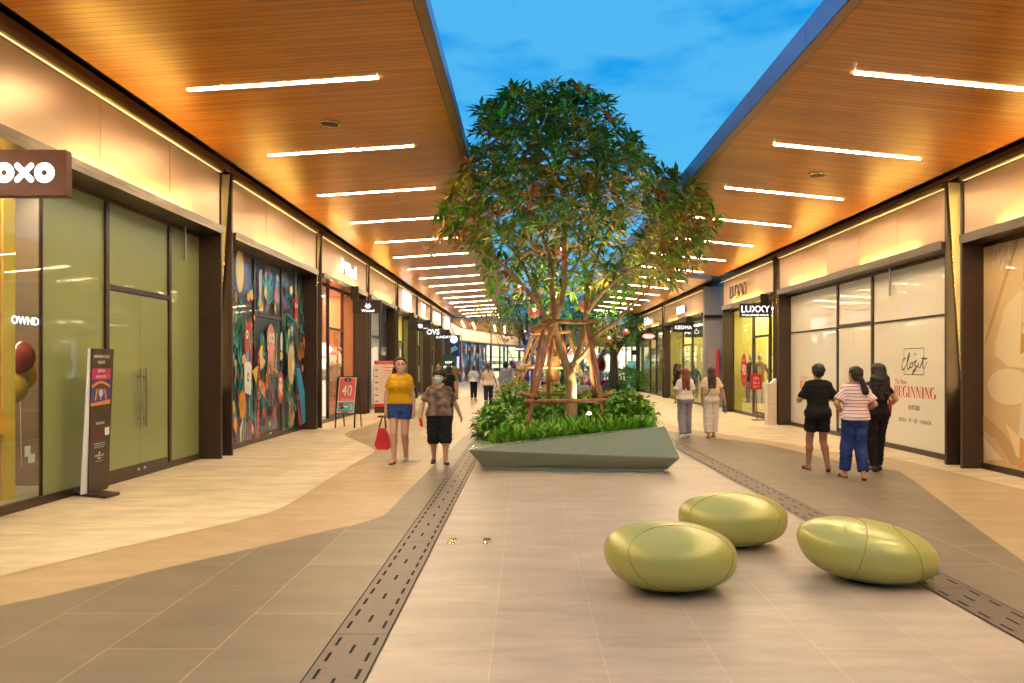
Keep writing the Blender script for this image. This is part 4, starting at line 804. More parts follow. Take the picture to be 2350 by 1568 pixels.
# ---------------------------------------------------------------- second tree, bamboo props
t = thing('rough_bark_tree', 'thick rough barked tree with large bright leaves behind the front tree', 'tree', (.87, 24, .3))
q = MB(); rr = random.Random(2); pts = [Vector((.87+rr.uniform(-.015, .015)-.0*z, 24, z)) for z in [i*.35+.3 for i in range(16)]]; q.tube(pts, [.24-.006*i+rr.uniform(-.01, .01) for i in range(16)], M_rough, 18)
for a in range(7):
    an = a*.9+.3; e = Vector((.87+math.cos(an)*rr.uniform(1.0, 2.4), 24+math.sin(an)*1.2, rr.uniform(4.2, 6.6))); q.tube(bez((.87, 24, 3.2+.3*a), (.87+math.cos(an)*.4, 24, 4.2), e, 5), [.07, .06, .05, .04, .03, .015], M_rough, 8)
q.build('trunk', t); q = MB(); pal = [LM[6], mat('leaf_vivid', (.05, .30, .03), .4), LM[1]]
for i in range(1500):
    x = rr.uniform(-1.4, 3.8); z = rr.uniform(3.0, 7.0); y = 24+rr.uniform(-1.4, 1.4)
    if ((x-1.1)/2.5)**2+((z-4.7)/2.1)**2 > 1 or (z < 3.9 and rr.random() < .55): continue
    d = Vector((rr.uniform(-1, 1), rr.uniform(-1, 1), rr.uniform(-.9, .5))); leaf(q, (x, y, z), d, rr.uniform(.18, .34), rr.uniform(.12, .22), rr.choice(pal), rr, .25)
q.build('crown', t)
t = thing('bamboo_support', 'pale bamboo poles lashed around the rough barked tree', 'tree support', (.87, 24, .3))
for a, b in (((1183, 880, 22.6), (1227, 758, 23.8)), ((1195, 882, 23.2), (1240, 756, 24)), ((1341, 882, 22.8), (1300, 752, 24)), ((1310, 872, 25.2), (1285, 752, 24.3)), ((1236, 876, 25), (1262, 750, 24.3))):
    q = MB(); crooked(P(*a), P(*b), .055, M_bam, q, 5); q.build('pole', t)
for a, b in (((1190, 843, 22.8), (1285, 843, 23.4)), ((1196, 840, 23.2), (1332, 846, 23.4)), ((1215, 766, 23.6), (1310, 762, 23.6))):
    q = MB(); crooked(P(*a), P(*b), .045, M_bam, q, 4); q.build('crossbar', t)
q = MB()
for a, b in (((1194, 850, 22.75), (1199, 836, 22.9)), ((1203, 853, 23.1), (1208, 838, 23.2)), ((1330, 852, 22.9), (1335, 866, 22.8))): q.tube([P(*a), P(*b)], .075, M_rope, 10)
q.build('lashing', t)
# ---------------------------------------------------------------- background trees
def bgtree(name, label, x, y, ztop, zc, rx, rz_, n, pal, ln, w, rr, trunk=.16, zt=2.2, gr='trees farther down the walk', tm=None, lean=0, dens=None):
    t = thing(name, label, 'tree', (x, y, 0), gr); q = MB(); tm = tm or mat('bark_dark', (.045, .035, .035), .8, noise=.3, nscale=9)
    q.tube([(x, y, 0), (x+lean*.3, y, zt*.6), (x+lean, y, zt), (x+lean*1.1, y, zc)], [trunk, trunk*.8, trunk*.65, trunk*.3], tm, 10)
    for k in range(12):
        a = k*2.1; e = (x+lean+math.cos(a)*rx*rr.uniform(.5, .85), y+math.sin(a)*rx*.7, zc+rr.uniform(-.5, .7)*rz_); q.tube(bez((x+lean*.8, y, zt*rr.uniform(.7, 1.1)), (x+lean+math.cos(a)*rx*.25, y, zt*1.15), e, 4), [trunk*.4, trunk*.3, trunk*.22, trunk*.14, .01], tm, 6, False)
    q.build('trunk', t); q = MB(); cl = [(rr.uniform(0, 6.28), math.acos(rr.uniform(-.9, 1)), rr.uniform(.55, .95)) for _ in range(dens or 70)]
    for i in range(n):
        th, ph, rd = rr.choice(cl); c = Vector((x+lean+math.cos(th)*math.sin(ph)*rx*rd, y+math.sin(th)*math.sin(ph)*rx*rd*.8, zc+math.cos(ph)*rz_*rd)); s = rx*.2
        leaf(q, c+Vector((rr.gauss(0, s), rr.gauss(0, s), rr.gauss(0, s*.7))), (rr.uniform(-1, 1), rr.uniform(-1, 1), rr.uniform(-.6, .7)), ln*rr.uniform(.7, 1.3), w, rr.choice(pal), rr, .2)
    q.build('crown', t); return t
rr = random.Random(21)
bgtree('small_leaf_tree', 'sparse fine leaved tree between the left canopy end and the front tree', -.02, 20.5, 0, 2.95, .85, .55, 900, [LM[4], LM[1], LM[5]], .11, .035, rr, .016, 2.7, dens=34, lean=-.8, tm=M_twig)
bgtree('dark_trunk_tree', 'dense green tree with dark forked trunk behind the right pole', 5.2, 45, 0, 4.05, 2.3, 1.5, 5200, [mat('leaf_cool', (.015, .13, .035), .4), LM[1], LM[5], mat('leaf_cool2', (.03, .2, .06), .4)], .2, .12, rr, .30, 2.6, dens=110)
bgtree('yellow_leaf_tree', 'yellow leaved tree seen past the right pole', 3.4, 38, 0, 3.1, 1.3, .9, 1500, [mat('leaf_gold', (.55, .32, .02), .4), GY[1], LM[1]], .16, .08, rr, .12, 1.6)
bgtree('round_tree', 'green round tree far down the walk on the left of the trunks', .1, 52, 0, 5.2, 2.4, 1.8, 3000, [LM[5], LM[1], LM[0]], .24, .12, rr, .2, 3)
bgtree('rear_tree', 'pale green tree far behind between the trunks', 3.0, 60, 0, 5.6, 3.2, 2.4, 3500, [LM[1], LM[2], LM[6]], .28, .16, rr, .25, 3)
shrub('green shrub by the teal glass screen', (6.1, 46, .75), (1.2, 1, .75), 500, .2, .1, GA, rr, gr='shrubs down the walk')
shrub('green shrub behind the coloured block plinth', (3.4, 55, .9), (2.4, 1, .9), 700, .24, .12, GA, rr, gr='shrubs down the walk')
# rattan lanterns
M_rat = mat('rattan_coral', (.45, .13, .07), .5, emit=(1, .25, .1), es=.06); M_bulb = glow('bulb', (1., .75, .45), 12.)
for i, (vx, vy, d, lab) in enumerate(((1190, 664, 15.2, 'coral rattan lantern hanging left of the tree branches'), (1224, 717, 15.4, 'coral rattan lantern just above the left crossbars'), (1342, 703, 15.6, 'coral rattan lantern right of the trunk fork'), (1287, 577, 15.0, 'small lantern glowing high inside the tree crown'), (1397, 779, 32, 'small far lantern by the dark trunk'), (1436, 762, 34, 'small far lantern by the yellow banner'))):
    x, y, z = P(vx, vy, d); t = thing('lantern', lab, 'lantern', (x, y, z), 'rattan lanterns'); r = .12 if i < 4 else .16; q = MB()
    for k in range(9):
        a = math.pi*k/9; q.tube([(x+math.cos(a)*math.sin(th)*r, y+math.sin(a)*math.sin(th)*r, z+math.cos(th)*r*.95) for th in [j*math.pi/6 for j in range(13)]], .006, M_rat, 4, False)
    for zz_ in (-.6, -.3, 0, .3, .6): rr2 = r*math.sqrt(1-zz_*zz_); q.tube([(x+math.cos(a)*rr2, y+math.sin(a)*rr2, z+zz_*r) for a in [j*math.pi/8 for j in range(17)]], .005, M_rat, 4, False)
    q.build('shade', t); q = MB(); q.ball((x+.02, y, z+r*.45), .032 if i < 4 else .045, M_bulb, 10); q.build('bulb', t)
    q = MB(); q.tube([(x, y, z+r), (x, y, z+r+.5)], .004, M_black, 4); q.build('cord', t)
# ================================================================ PEOPLE: one continuous skin each, from blended tapered limbs
def surface_nets(Fv, o, h):
    ins = Fv < 0; nx, ny, nz = Fv.shape; S = np.zeros((nx-1, ny-1, nz-1, 3)); N = np.zeros((nx-1, ny-1, nz-1))
    for ax in range(3):
        for a in (0, 1):
            for b in (0, 1):
                offs = [a, b]; offs.insert(ax, 0); s0 = tuple(slice(f, Fv.shape[i]-1+f) for i, f in enumerate(offs)); o1 = list(offs); o1[ax] = 1; s1 = tuple(slice(f, Fv.shape[i]-1+f) for i, f in enumerate(o1))
                A, B = Fv[s0], Fv[s1]; cr = (A < 0) != (B < 0); t = np.where(cr, A/np.where(cr, A-B, 1), 0)
                for i in range(3): S[..., i] += np.where(cr, t if i == ax else offs[i], 0)
                N += cr
    m = N > 0; idx = -np.ones(m.shape, int); idx[m] = np.arange(m.sum()); g = np.argwhere(m); V = (g+S[m]/N[m][:, None])*h+np.array(o)
    Q = []
    for ax in range(3):
        u, v = [i for i in range(3) if i != ax]
        s0 = [slice(1, -1)]*3; s0[ax] = slice(0, -1); s1 = list(s0); s1[ax] = slice(1, None); A = ins[tuple(s0)]; B = ins[tuple(s1)]
        e = np.argwhere(A != B); sg = A[tuple(e.T)]; e = e+1; e[:, ax] -= 1
        def c(du, dv): k = e.copy(); k[:, u] -= du; k[:, v] -= dv; return idx[tuple(k.T)]
        q4 = np.stack([c(1, 1), c(0, 1), c(0, 0), c(1, 0)], 1); fl = sg if ax != 1 else ~sg
        q4 = np.where(fl[:, None], q4, q4[:, ::-1]); Q.append(q4)
    return V, np.concatenate(Q)
def field(prims, h, k=.02, wr=0.):
    P0 = np.array([[min(p[0][i], p[1][i])-max(p[2], p[3])-.06 for i in range(3)] for p in prims]).min(0); P1 = np.array([[max(p[0][i], p[1][i])+max(p[2], p[3])+.06 for i in range(3)] for p in prims]).max(0)
    n = np.ceil((P1-P0)/h).astype(int)+1; Fv = np.full(n, .2)
    for p in prims:
        a, b, ra, rb = np.array(p[0], float), np.array(p[1], float), p[2], p[3]; op = p[4] if len(p) > 4 and p[4] else {}
        ky = op.get('ky', 1.); pad = max(ra, rb)+k+.04; kk = op.get('k', k)
        lo = np.maximum(0, np.floor((np.minimum(a, b)-pad-P0)/h).astype(int)); hi = np.minimum(n, np.ceil((np.maximum(a, b)+pad-P0)/h).astype(int)+1)
        ix = [P0[i]+h*np.arange(lo[i], hi[i]) for i in range(3)]; X, Y, Z = np.meshgrid(*ix, indexing='ij')
        cy = a[1]; sc = np.array([1, ky, 1]); A = a*sc; B = b*sc; d = B-A; L2 = max(1e-9, (d**2).sum())
        px, py, pz = X-A[0], Y*ky-A[1], Z-A[2]; t = np.clip((px*d[0]+py*d[1]+pz*d[2])/L2, 0, 1)
        D = np.sqrt((px-t*d[0])**2+(py-t*d[1])**2+(pz-t*d[2])**2)-(ra+(rb-ra)*t)
        if wr: D = D+wr*(np.sin(Z*47+X*23+a[0]*60)*np.sin(Y*31+Z*19+X*17)+.6*np.sin(Z*83+Y*40))
        for pt, nr in op.get('clip', []): D = np.maximum(D, (X-pt[0])*nr[0]+(Y-pt[1])*nr[1]+(Z-pt[2])*nr[2])
        sl = tuple(slice(lo[i], hi[i]) for i in range(3)); G_ = Fv[sl]
        if op.get('sub'): Fv[sl] = np.maximum(G_, -D); continue
        hh = np.clip(.5+.5*(G_-D)/kk, 0, 1); Fv[sl] = G_*(1-hh)+D*hh-kk*hh*(1-hh)
    return Fv, P0
def solid(q, prims, h, m, k=.02, clip=(), wr=0.):
    Fv, o = field(prims, h, k, wr)
    if clip:
        X, Y, Z = np.meshgrid(*[o[i]+h*np.arange(Fv.shape[i]) for i in range(3)], indexing='ij')
        for pt, nr in clip: Fv = np.maximum(Fv, (X-pt[0])*nr[0]+(Y-pt[1])*nr[1]+(Z-pt[2])*nr[2])
    for ax in range(3):
        s = [slice(None)]*3; s[ax] = 0; Fv[tuple(s)] = np.maximum(Fv[tuple(s)], .01); s[ax] = -1; Fv[tuple(s)] = np.maximum(Fv[tuple(s)], .01)
    V, Q = surface_nets(Fv, o, h); q.add(V.tolist(), Q.tolist(), m, True)
def ik(hip, ank, l1, l2, bend):
    h_, a = Vector(hip), Vector(ank); d = a-h_; L_ = min(d.length, (l1+l2)*.999); c = (l1*l1-l2*l2+L_*L_)/(2*L_); r = math.sqrt(max(0, l1*l1-c*c)); u = d.normalized(); b = Vector(bend); b = (b-u*b.dot(u)).normalized(); return h_+u*c+b*r
def striped():
    m = mat('cloth_stripes', (.75, .72, .72), .8); nt = m.node_tree; b = nt.nodes['Principled BSDF']; tc = nt.nodes.new('ShaderNodeTexCoord'); sp = nt.nodes.new('ShaderNodeSeparateXYZ'); nt.links.new(tc.outputs['Object'], sp.inputs[0])
    nz = nt.nodes.new('ShaderNodeTexNoise'); nz.inputs['Scale'].default_value = 4; nt.links.new(tc.outputs['Object'], nz.inputs[0])
    ax = nt.nodes.new('ShaderNodeMath'); ax.operation = 'ABSOLUTE'; nt.links.new(sp.outputs[0], ax.inputs[0])
    m0 = nt.nodes.new('ShaderNodeMath'); m0.operation = 'MULTIPLY_ADD'; m0.inputs[1].default_value = .022; nt.links.new(nz.outputs[0], m0.inputs[0]); nt.links.new(sp.outputs[2], m0.inputs[2])
    m00 = nt.nodes.new('ShaderNodeMath'); m00.operation = 'SUBTRACT'; m00.inputs[1].default_value = .17; nt.links.new(ax.outputs[0], m00.inputs[0])
    mx_ = nt.nodes.new('ShaderNodeMath'); mx_.operation = 'MAXIMUM'; mx_.inputs[1].default_value = 0; nt.links.new(m00.outputs[0], mx_.inputs[0])
    m01 = nt.nodes.new('ShaderNodeMath'); m01.operation = 'MULTIPLY_ADD'; m01.inputs[1].default_value = .9; nt.links.new(mx_.outputs[0], m01.inputs[0]); nt.links.new(m0.outputs[0], m01.inputs[2])
    m1 = nt.nodes.new('ShaderNodeMath'); m1.operation = 'MULTIPLY'; m1.inputs[1].default_value = 1/.047; nt.links.new(m01.outputs[0], m1.inputs[0]); m2 = nt.nodes.new('ShaderNodeMath'); m2.operation = 'FRACT'; nt.links.new(m1.outputs[0], m2.inputs[0])
    r = nt.nodes.new('ShaderNodeValToRGB'); r.color_ramp.interpolation = 'CONSTANT'; e = r.color_ramp.elements; e[0].color = (.62, .03, .05, 1); e[1].position = .26; e[1].color = (.82, .78, .78, 1); x = e.new(.62); x.color = (.55, .5, .62, 1); x = e.new(.72); x.color = (.82, .78, .78, 1)
    nt.links.new(m2.outputs[0], r.inputs[0]); nt.links.new(r.outputs[0], b.inputs['Base Color']); return m
SK = mat('skin_warm', (.52, .27, .16), .5, sss=.08); SK2 = mat('skin_tan', (.40, .18, .09), .5, sss=.08); SK3 = mat('skin_fair', (.62, .36, .25), .5, sss=.08)
HB = mat('hair_black', (.010, .007, .006), .6, noise=.3, nscale=60, bump=.3, bscale=120, stretch=(1, 1, .15)); HR = mat('hair_auburn', (.16, .035, .012), .55, noise=.3, nscale=60, bump=.3, bscale=120, stretch=(1, 1, .15)); HD = mat('hair_brown', (.05, .02, .012), .55, noise=.3, nscale=60, bump=.3, bscale=120, stretch=(1, 1, .15))
def cloth(n, c, **k): return mat('cloth_'+n, c, .85, noise=k.pop('noise', .08), nscale=k.pop('nscale', 6), bump=.25, bscale=18, spec=.2, **k)
def person(label, loc, rz, H, top, bot, hair, skin=SK, hs='short', arms=None, feet=None, wide=1., fem=False, sleeve=.55, short=None, hem=.86, legw=1., shoe=None, h=.012, hyaw=0., hpitch=0., mask=None, near=False, shoes='shoe', topw=0., extra=None, flare=0., sole=None, wr=.004, crop=False, gl=False, hsc=1.04):
    K = H/1.65; t = thing('person', label, 'person', loc, 'people on the walk', rz)
    W = wide; sx = (.138 if fem else .160)*(.45+.55*W); hipx = .088*W
    feet = feet or {-1: (0, 0, 0), 1: (0, 0, 0)}; arms = arms or {}
    S = {s: Vector((sx*s, 0.0, 1.345)) for s in (-1, 1)}; E = {}; Hn = {}; HIP = {}; KN = {}; AN = {}
    for s in (-1, 1):
        e, hd = arms.get(s, ((.05, .03, -.27), (.02, -.05, -.24))); E[s] = S[s]+Vector((e[0]*s, e[1], e[2])); Hn[s] = E[s]+Vector((hd[0]*s, hd[1], hd[2]))
        HIP[s] = Vector((hipx*s, 0, .87)); fx, fy, fz = feet[s][:3]; AN[s] = Vector((hipx*s*.9+fx, fy, .07+fz)); KN[s] = ik(HIP[s], AN[s], .41, .405, (0, -1, 0))
    sc = lambda v: Vector(v)*K
    def pr_(a, b, ra, rb, **o):
        if 'clip' in o: o['clip'] = [(sc(p), Vector(n).normalized()) for p, n in o['clip']]
        if 'k' in o: o['k'] *= K
        return (sc(a), sc(b), ra*K, rb*K, o)
    Rh = hsc*(Matrix.Rotation(hyaw, 3, 'Z') @ Matrix.Rotation(hpitch, 3, 'X')); nk = Vector((0, .0, 1.45)); hp = lambda v: nk+Rh @ (Vector(v)-nk)
    prh = lambda a, b, ra, rb, **o: pr_(a, b, ra*hsc, rb*hsc, **o)
    # body
    tor = [pr_((-.075*W, 0, .90), (.075*W, 0, .90), .105*W, .105*W, ky=1.1/(.6+.4*W)), pr_((-.045*W, 0, 1.06), (.045*W, 0, 1.06), .088*W, .088*W, ky=1.15, k=.06), pr_((-.065*W, 0, 1.2), (.065*W, 0, 1.2), .10*W, .10*W, ky=1.2, k=.06),
           pr_((-sx*.72, .01, 1.32), (sx*.72, .01, 1.32), .068, .068, ky=1.1, k=.07), pr_((0, .0, .95), (0, .005, 1.30), .10*W, .085, ky=1.15, k=.05)]
    for s in (-1, 1):
        tor.append(pr_((.07*W*s, .045, .89), (.07*W*s, .045, .89), .085*W, .085*W, k=.04))
        if fem: tor.append(pr_((.065*s, -.075, 1.22), (.065*s, -.065, 1.22), .055, .055, k=.05))
    body = list(tor)
    if W > 1.1: body.append(pr_((0, -.05, 1.05), (0, -.05, 1.05), .11*W, .11*W, k=.06))
    body += [pr_((0, .012, 1.36), (0, -.004, 1.47), .056, .052, k=.04)]
    hd = [prh(hp((0, .022, 1.568)), hp((0, .0, 1.565)), .082, .08, ky=1), prh(hp((0, -.028, 1.50)), hp((0, -.03, 1.535)), .050, .064, k=.03), prh(hp((0, -.1, 1.53)), hp((0, -.095, 1.555)), .012, .007, k=.015), prh(hp((-.02, -.088, 1.497)), hp((.02, -.088, 1.497)), .008, .008, k=.012)]
    for s in (-1, 1): hd.append(prh(hp((.083*s, .012, 1.525)), hp((.086*s, .018, 1.555)), .012, .016, k=.01))
    body += hd
    for s in (-1, 1):
        body += [pr_(S[s], E[s], .046*(.5+.5*W), .037, k=.03), pr_(E[s], E[s].lerp(Hn[s], .35), .037, .037, k=.02), pr_(E[s].lerp(Hn[s], .35), Hn[s], .037, .024, k=.02)]
        c1 = KN[s].lerp(AN[s], .3)+Vector((0, .018, 0))
        body += [pr_(HIP[s], KN[s], .088*W, .056*(.5+.5*W), k=.04), pr_(KN[s], c1, .054*(.5+.5*W), .056*(.5+.5*W), k=.02), pr_(c1, AN[s], .055*(.5+.5*W), .034, k=.02)]
        a = AN[s]; ht = feet[s][3] if len(feet[s]) > 3 else 0.; tw = feet[s][4] if len(feet[s]) > 4 else .12*s
        fd = Vector((math.sin(tw)*math.cos(ht), -math.cos(tw)*math.cos(ht), -math.sin(ht))); AN[s, 'f'] = fd; up = Vector((0, 0, 1))
        heel = a+Vector((0, .03, -.035)); toe = heel+fd*.19+Vector((0, 0, -.006)); body += [pr_(a, heel, .034, .033, k=.02), pr_(heel, toe, .031, .022, k=.02), pr_(heel+fd*.13, toe+Vector((.012*s, 0, 0)), .03, .02, k=.02)]
        AN[s, 'h'] = heel; AN[s, 't'] = toe
        d = (Hn[s]-E[s]).normalized(); n = Vector((-s, 0, 0)); n = (n-d*n.dot(d)).normalized(); sd = d.cross(n).normalized()
        if sd.y > 0: sd = -sd
        pal = [pr_(Hn[s], Hn[s]+d*.075+sd*.012, .026, .024, k=.012), pr_(Hn[s]+d*.01, Hn[s]+d*.07-sd*.02, .02, .019, k=.012)]
        fing = []
        for j in range(4):
            r0 = Hn[s]+d*.078+sd*(.026-.018*j); ln = (.062, .072, .068, .052)[j]; m1 = r0+(d+n*.35).normalized()*ln*.55; m2 = m1+(d+n*1.0).normalized()*ln*.5; fing += [pr_(r0, m1, .0092, .0085, k=.006), pr_(m1, m2, .0085, .007, k=.004)]
        th = Hn[s]+d*.025+sd*.03; t1 = th+(d*.8+sd*.55+n*.3).normalized()*.035; fing += [pr_(th-sd*.01, t1, .012, .010, k=.008), pr_(t1, t1+(d+n*.5).normalized()*.028, .010, .008, k=.004)]
        body += pal
        if not near: body += fing
        else: body += [pr_(f[0]/K, f[1]/K, .006, .006) for f in []]; E[s, 'fine'] = pal+fing
    q = MB(); solid(q, body, h*K, skin, .02*K)
    if near:
        for s in (-1, 1): solid(q, E[s, 'fine'], .0042, skin, .008)
    if crop: pass
    bo = q.build('body', t, local=True)
    # face details
    q = MB()
    for s in (-1, 1):
        e = hp((.03*s, -.083, 1.555)); q.ball(sc(e), .0135*K*hsc, M_white, 10, (1, .6, .6)); e2 = hp((.03*s, -.090, 1.555)); q.ball(sc(e2), .009*K*hsc, M_black, 8, (1, .6, 1))
        b0, b1 = hp((.014*s, -.094, 1.578)), hp((.046*s, -.084, 1.58)); q.tube([sc(b0), sc(b0.lerp(b1, .5)+Vector((0, 0, .004))), sc(b1)], .0035*K, HB, 5)
    q.build('eyes', t, local=True)
    # hair
    cp = [prh(hp((0, .026, 1.578)), hp((0, .006, 1.578)), .093, .091, clip=[(hp((0, -.045, 1.612)), Rh @ Vector((0, -.9, -.44)))]), prh(hp((0, .045, 1.53)), hp((0, .045, 1.55)), .078, .085, clip=[(hp((0, .0, 1.5)), Rh @ Vector((0, -1, -.2)))])]
    if hs == 'fringe': cp = [prh(hp((0, .022, 1.572)), hp((0, -.008, 1.570)), .097, .094, clip=[(hp((0, -.06, 1.572)), Rh @ Vector((0, -.45, -.9)))]), prh(hp((0, .045, 1.54)), hp((0, .03, 1.56)), .088, .1, clip=[(hp((0, .0, 1.5)), Rh @ Vector((0, -1, -.1)))])]
    if hs == 'bob': cp += [prh(hp((0, .03, 1.56)), hp((0, .045, 1.47)), .096, .085, clip=[(hp((0, -.015, 1.5)), (0, -1, 0)), (hp((0, 0, 1.43)), (0, 0, -1))])]
    if hs == 'long':
        ln = (hair[1] if isinstance(hair, tuple) else .26)
        cp += [prh(hp((0, .04, 1.56)), (0, .085, 1.42), .092, .082, ky=1.1, clip=[((0, .0, 1.5), (0, -1, 0))]), pr_((-.04, .10, 1.42), (-.05, .115, 1.45-ln), .062, .045, ky=1.1, k=.04), pr_((.04, .10, 1.42), (.055, .115, 1.46-ln), .062, .042, ky=1.1, k=.04)]
    if hs == 'wild':
        cp += [prh(hp((0, .05, 1.58)), (0, .10, 1.42), .105, .11, k=.03), pr_((-.07, .11, 1.44), (-.10, .13, 1.20), .075, .045, k=.03), pr_((.07, .11, 1.44), (.12, .12, 1.17), .08, .04, k=.03), pr_((0, .12, 1.4), (0, .15, 1.15), .08, .05, k=.03)]
    if hs == 'pony':
        cp += [prh(hp((0, .10, 1.57)), hp((.0, .12, 1.53)), .026, .03), prh(hp((0, .12, 1.54)), hp((.01, .135, 1.36)), .036, .018, k=.02)]
    if hs == 'sidepony': cp += [prh(hp((-.05, .09, 1.50)), hp((-.085, .10, 1.38)), .045, .034, k=.03)]
    if hs == 'lowpony': cp += [prh(hp((0, .09, 1.50)), hp((-.02, .125, 1.46)), .032, .03, k=.02), prh(hp((-.02, .125, 1.46)), hp((-.06, .145, 1.31)), .034, .05, k=.02)]
    hm = hair[0] if isinstance(hair, tuple) else hair
    q = MB(); solid(q, cp, (.009 if near else h)*K, hm, .015*K, wr=.0035); q.build('hair', t, local=True)
    if mask:
        q = MB(); solid(q, [prh(hp((0, -.035, 1.502)), hp((0, -.04, 1.528)), .058, .066, k=.02, clip=[(hp((0, -.045, 1.5)), Rh @ Vector((0, 1, 0)))]), prh(hp((0, -.095, 1.535)), hp((0, -.098, 1.515)), .014, .016, k=.02)], .007*K, mask, .01, clip=[(sc(hp((0, 0, 1.548))), (0, 0, 1))]); q.build('mask', t, local=True)
        q = MB()
        for s in (-1, 1): q.tube([sc(hp((.058*s, -.055, 1.54))), sc(hp((.088*s, .0, 1.555)))], .002*K, M_white, 4); q.tube([sc(hp((.058*s, -.055, 1.49))), sc(hp((.088*s, .01, 1.53)))], .002*K, M_white, 4)
        q.build('mask_loop', t, local=True)
    if gl:
        q = MB()
        for s in (-1, 1): c = hp((.032*s, -.101, 1.553)); q.tube([sc(c+Vector((math.cos(a)*.025, 0, math.sin(a)*.018))) for a in [k*math.pi/8 for k in range(17)]], .0028, mat('glasses_brown', (.08, .03, .02), .3), 5, False); q.tube([sc(hp((.058*s, -.098, 1.557))), sc(hp((.09*s, .01, 1.558)))], .002, mat('glasses_brown', (.08, .03, .02), .3), 4)
        q.tube([sc(hp((-.008, -.104, 1.556))), sc(hp((.008, -.104, 1.556)))], .0025, mat('glasses_brown', (.08, .03, .02), .3), 4); q.build('glasses', t, local=True)
    # top
    g_ = .014+topw; tp = []
    infl = lambda p, e: (p[0], p[1], p[2]+e*K, p[3]+e*K, p[4])
    if hem < .95: tp += [infl(p, g_+.004) for p in tor]
    else: tp += [infl(p, g_) for p in tor[1:5]]+([infl(p, g_) for p in tor if p[2] < .06*K and p[0][2] > 1.15*K])
    tp.append(pr_((-.06*W, 0, hem+.06), (.06*W, 0, hem+.06), .104*W+g_*.6+flare*.6, .104*W+g_*.6+flare*.6, ky=1.12, k=.05)); 
    if W > 1.1: tp.append(pr_((0, -.05, 1.05), (0, -.05, 1.05), .11*W+g_, .11*W+g_, k=.06))
    tp.append(pr_((-sx*.5, .01, 1.345), (sx*.5, .01, 1.345), .045+g_*.3, .045+g_*.3, k=.05))
    for s in (-1, 1):
        full = sleeve > 1; e1 = E[s] if full else S[s].lerp(E[s], sleeve); d = (E[s]-S[s]).normalized()
        tp.append(pr_(S[s]-Vector((.02*s, 0, .012)), e1+d*.03, .046*(.5+.5*W)+g_*.6, .046*(.5+.5*W)+g_, k=.03, **({} if full else {'clip': [(e1, d)]})))
        if full: e2 = E[s].lerp(Hn[s], sleeve-1); d2 = (Hn[s]-E[s]).normalized(); tp.append(pr_(E[s], e2+d2*.02, .048+g_*.5, .036+g_*.4, k=.02, clip=[(e2, d2)]))
    q = MB(); solid(q, tp, h*K, top, .02*K, clip=[(sc((0, 0, hem)), Vector((0, -.12, -1)).normalized()), (sc((0, -.03, 1.395)), Vector((0, -.55, .83)).normalized())], wr=wr*K); q.build('shirt' if hem > .7 else 'dress', t, local=True)
    # bottom
    if bot:
        bp_ = [infl(tor[0], .012), infl(tor[5], .012), infl([p for p in tor if abs(p[0][2]-.89*K) < .01][-1], .012), pr_((-.05*W, 0, .99), (.05*W, 0, .99), .095*W+.01, .095*W+.01, ky=1.12, k=.05)]
        for s in (-1, 1):
            if short is not None:
                f_ = short; e = HIP[s].lerp(KN[s], f_) if f_ <= 1 else KN[s].lerp(AN[s], f_-1); d = (KN[s]-HIP[s]).normalized()
                bp_.append(pr_(HIP[s]+Vector((0, 0, .03)), HIP[s].lerp(KN[s], min(1, f_))+d*.03, .095*W+.012, (.075*W+.012)*legw, k=.02, clip=[(HIP[s].lerp(KN[s], min(1, f_)) if f_ <= 1 else KN[s]+d*.1, d)]))
                if f_ > 1: bp_.append(pr_(KN[s]-d*.02, e+d*.03, (.066*W+.012)*legw, (.064*W+.012)*legw, k=.02, clip=[(e, d)]))
            else:
                d = (AN[s]-KN[s]).normalized(); e = AN[s]+Vector((0, 0, .02)); bp_ += [pr_(HIP[s]+Vector((0, 0, .03)), KN[s], .095*W+.008, (.062+.012)*legw*(.6+.4*W), k=.02), pr_(KN[s]+Vector((0, .012, .02)), e+d*.02, (.066+.014)*legw*(.6+.4*W), (.048+.014)*legw*(1.12 if legw > 1.1 else .95), k=.03, clip=[(e-d*(.03 if shoes != 'shoe' else .0), d)])]
        q = MB(); solid(q, bp_, h*K, bot, .018*K, clip=[(sc((0, 0, 1.02)), Vector((0, 0, 1)))], wr=wr*K); q.build('shorts' if short is not None else 'trousers', t, local=True)
    # footwear
    for s in (-1, 1):
        a, b = AN[s, 'h'], AN[s, 't']; fd = AN[s, 'f']; q = MB(); low = Vector((0, 0, -.030))
        if shoes == 'shoe':
            solid(q, [pr_(a+Vector((0, 0, .012)), b, .042, .030, k=.02), pr_(AN[s]+Vector((0, .01, -.01)), a, .043, .04, k=.02)], .009, shoe or M_black, .015, clip=[(sc(AN[s]+Vector((0, 0, .012))), (0, 0, 1))])
            q.tube([sc(a+low), sc(a.lerp(b, .5)+low*.9), sc(b+low*.6)], [.034, .038, .028], sole or M_white, 8)
        else:
            q.tube([sc(a+low-fd*.03), sc(a.lerp(b, .5)+low), sc(b+low*.75+fd*.02)], [.030, .036, .030], shoe or M_black, 8)
            if shoes == 'clog': solid(q, [pr_(a.lerp(b, .35), b, .042, .036, k=.02), pr_(a+Vector((0, .01, -.005)), b, .036, .036)], .009, shoe or M_black, .015, clip=[(sc(AN[s]+Vector((0, 0, -.022))), (0, 0, 1))])
            else:
                m_ = a.lerp(b, .68); x_ = fd.cross(Vector((0, 0, 1))).normalized(); q.tube([sc(m_-x_*.042+low), sc(m_-x_*.02+Vector((0, 0, .018))), sc(m_+x_*.02+Vector((0, 0, .018))), sc(m_+x_*.042+low)], .014, shoe or M_black, 6)
        q.build('shoe' if shoes == 'shoe' else 'sandal', t, local=True)
    mw = Matrix.Translation(Vector(loc)) @ Matrix.Rotation(rz, 4, 'Z')
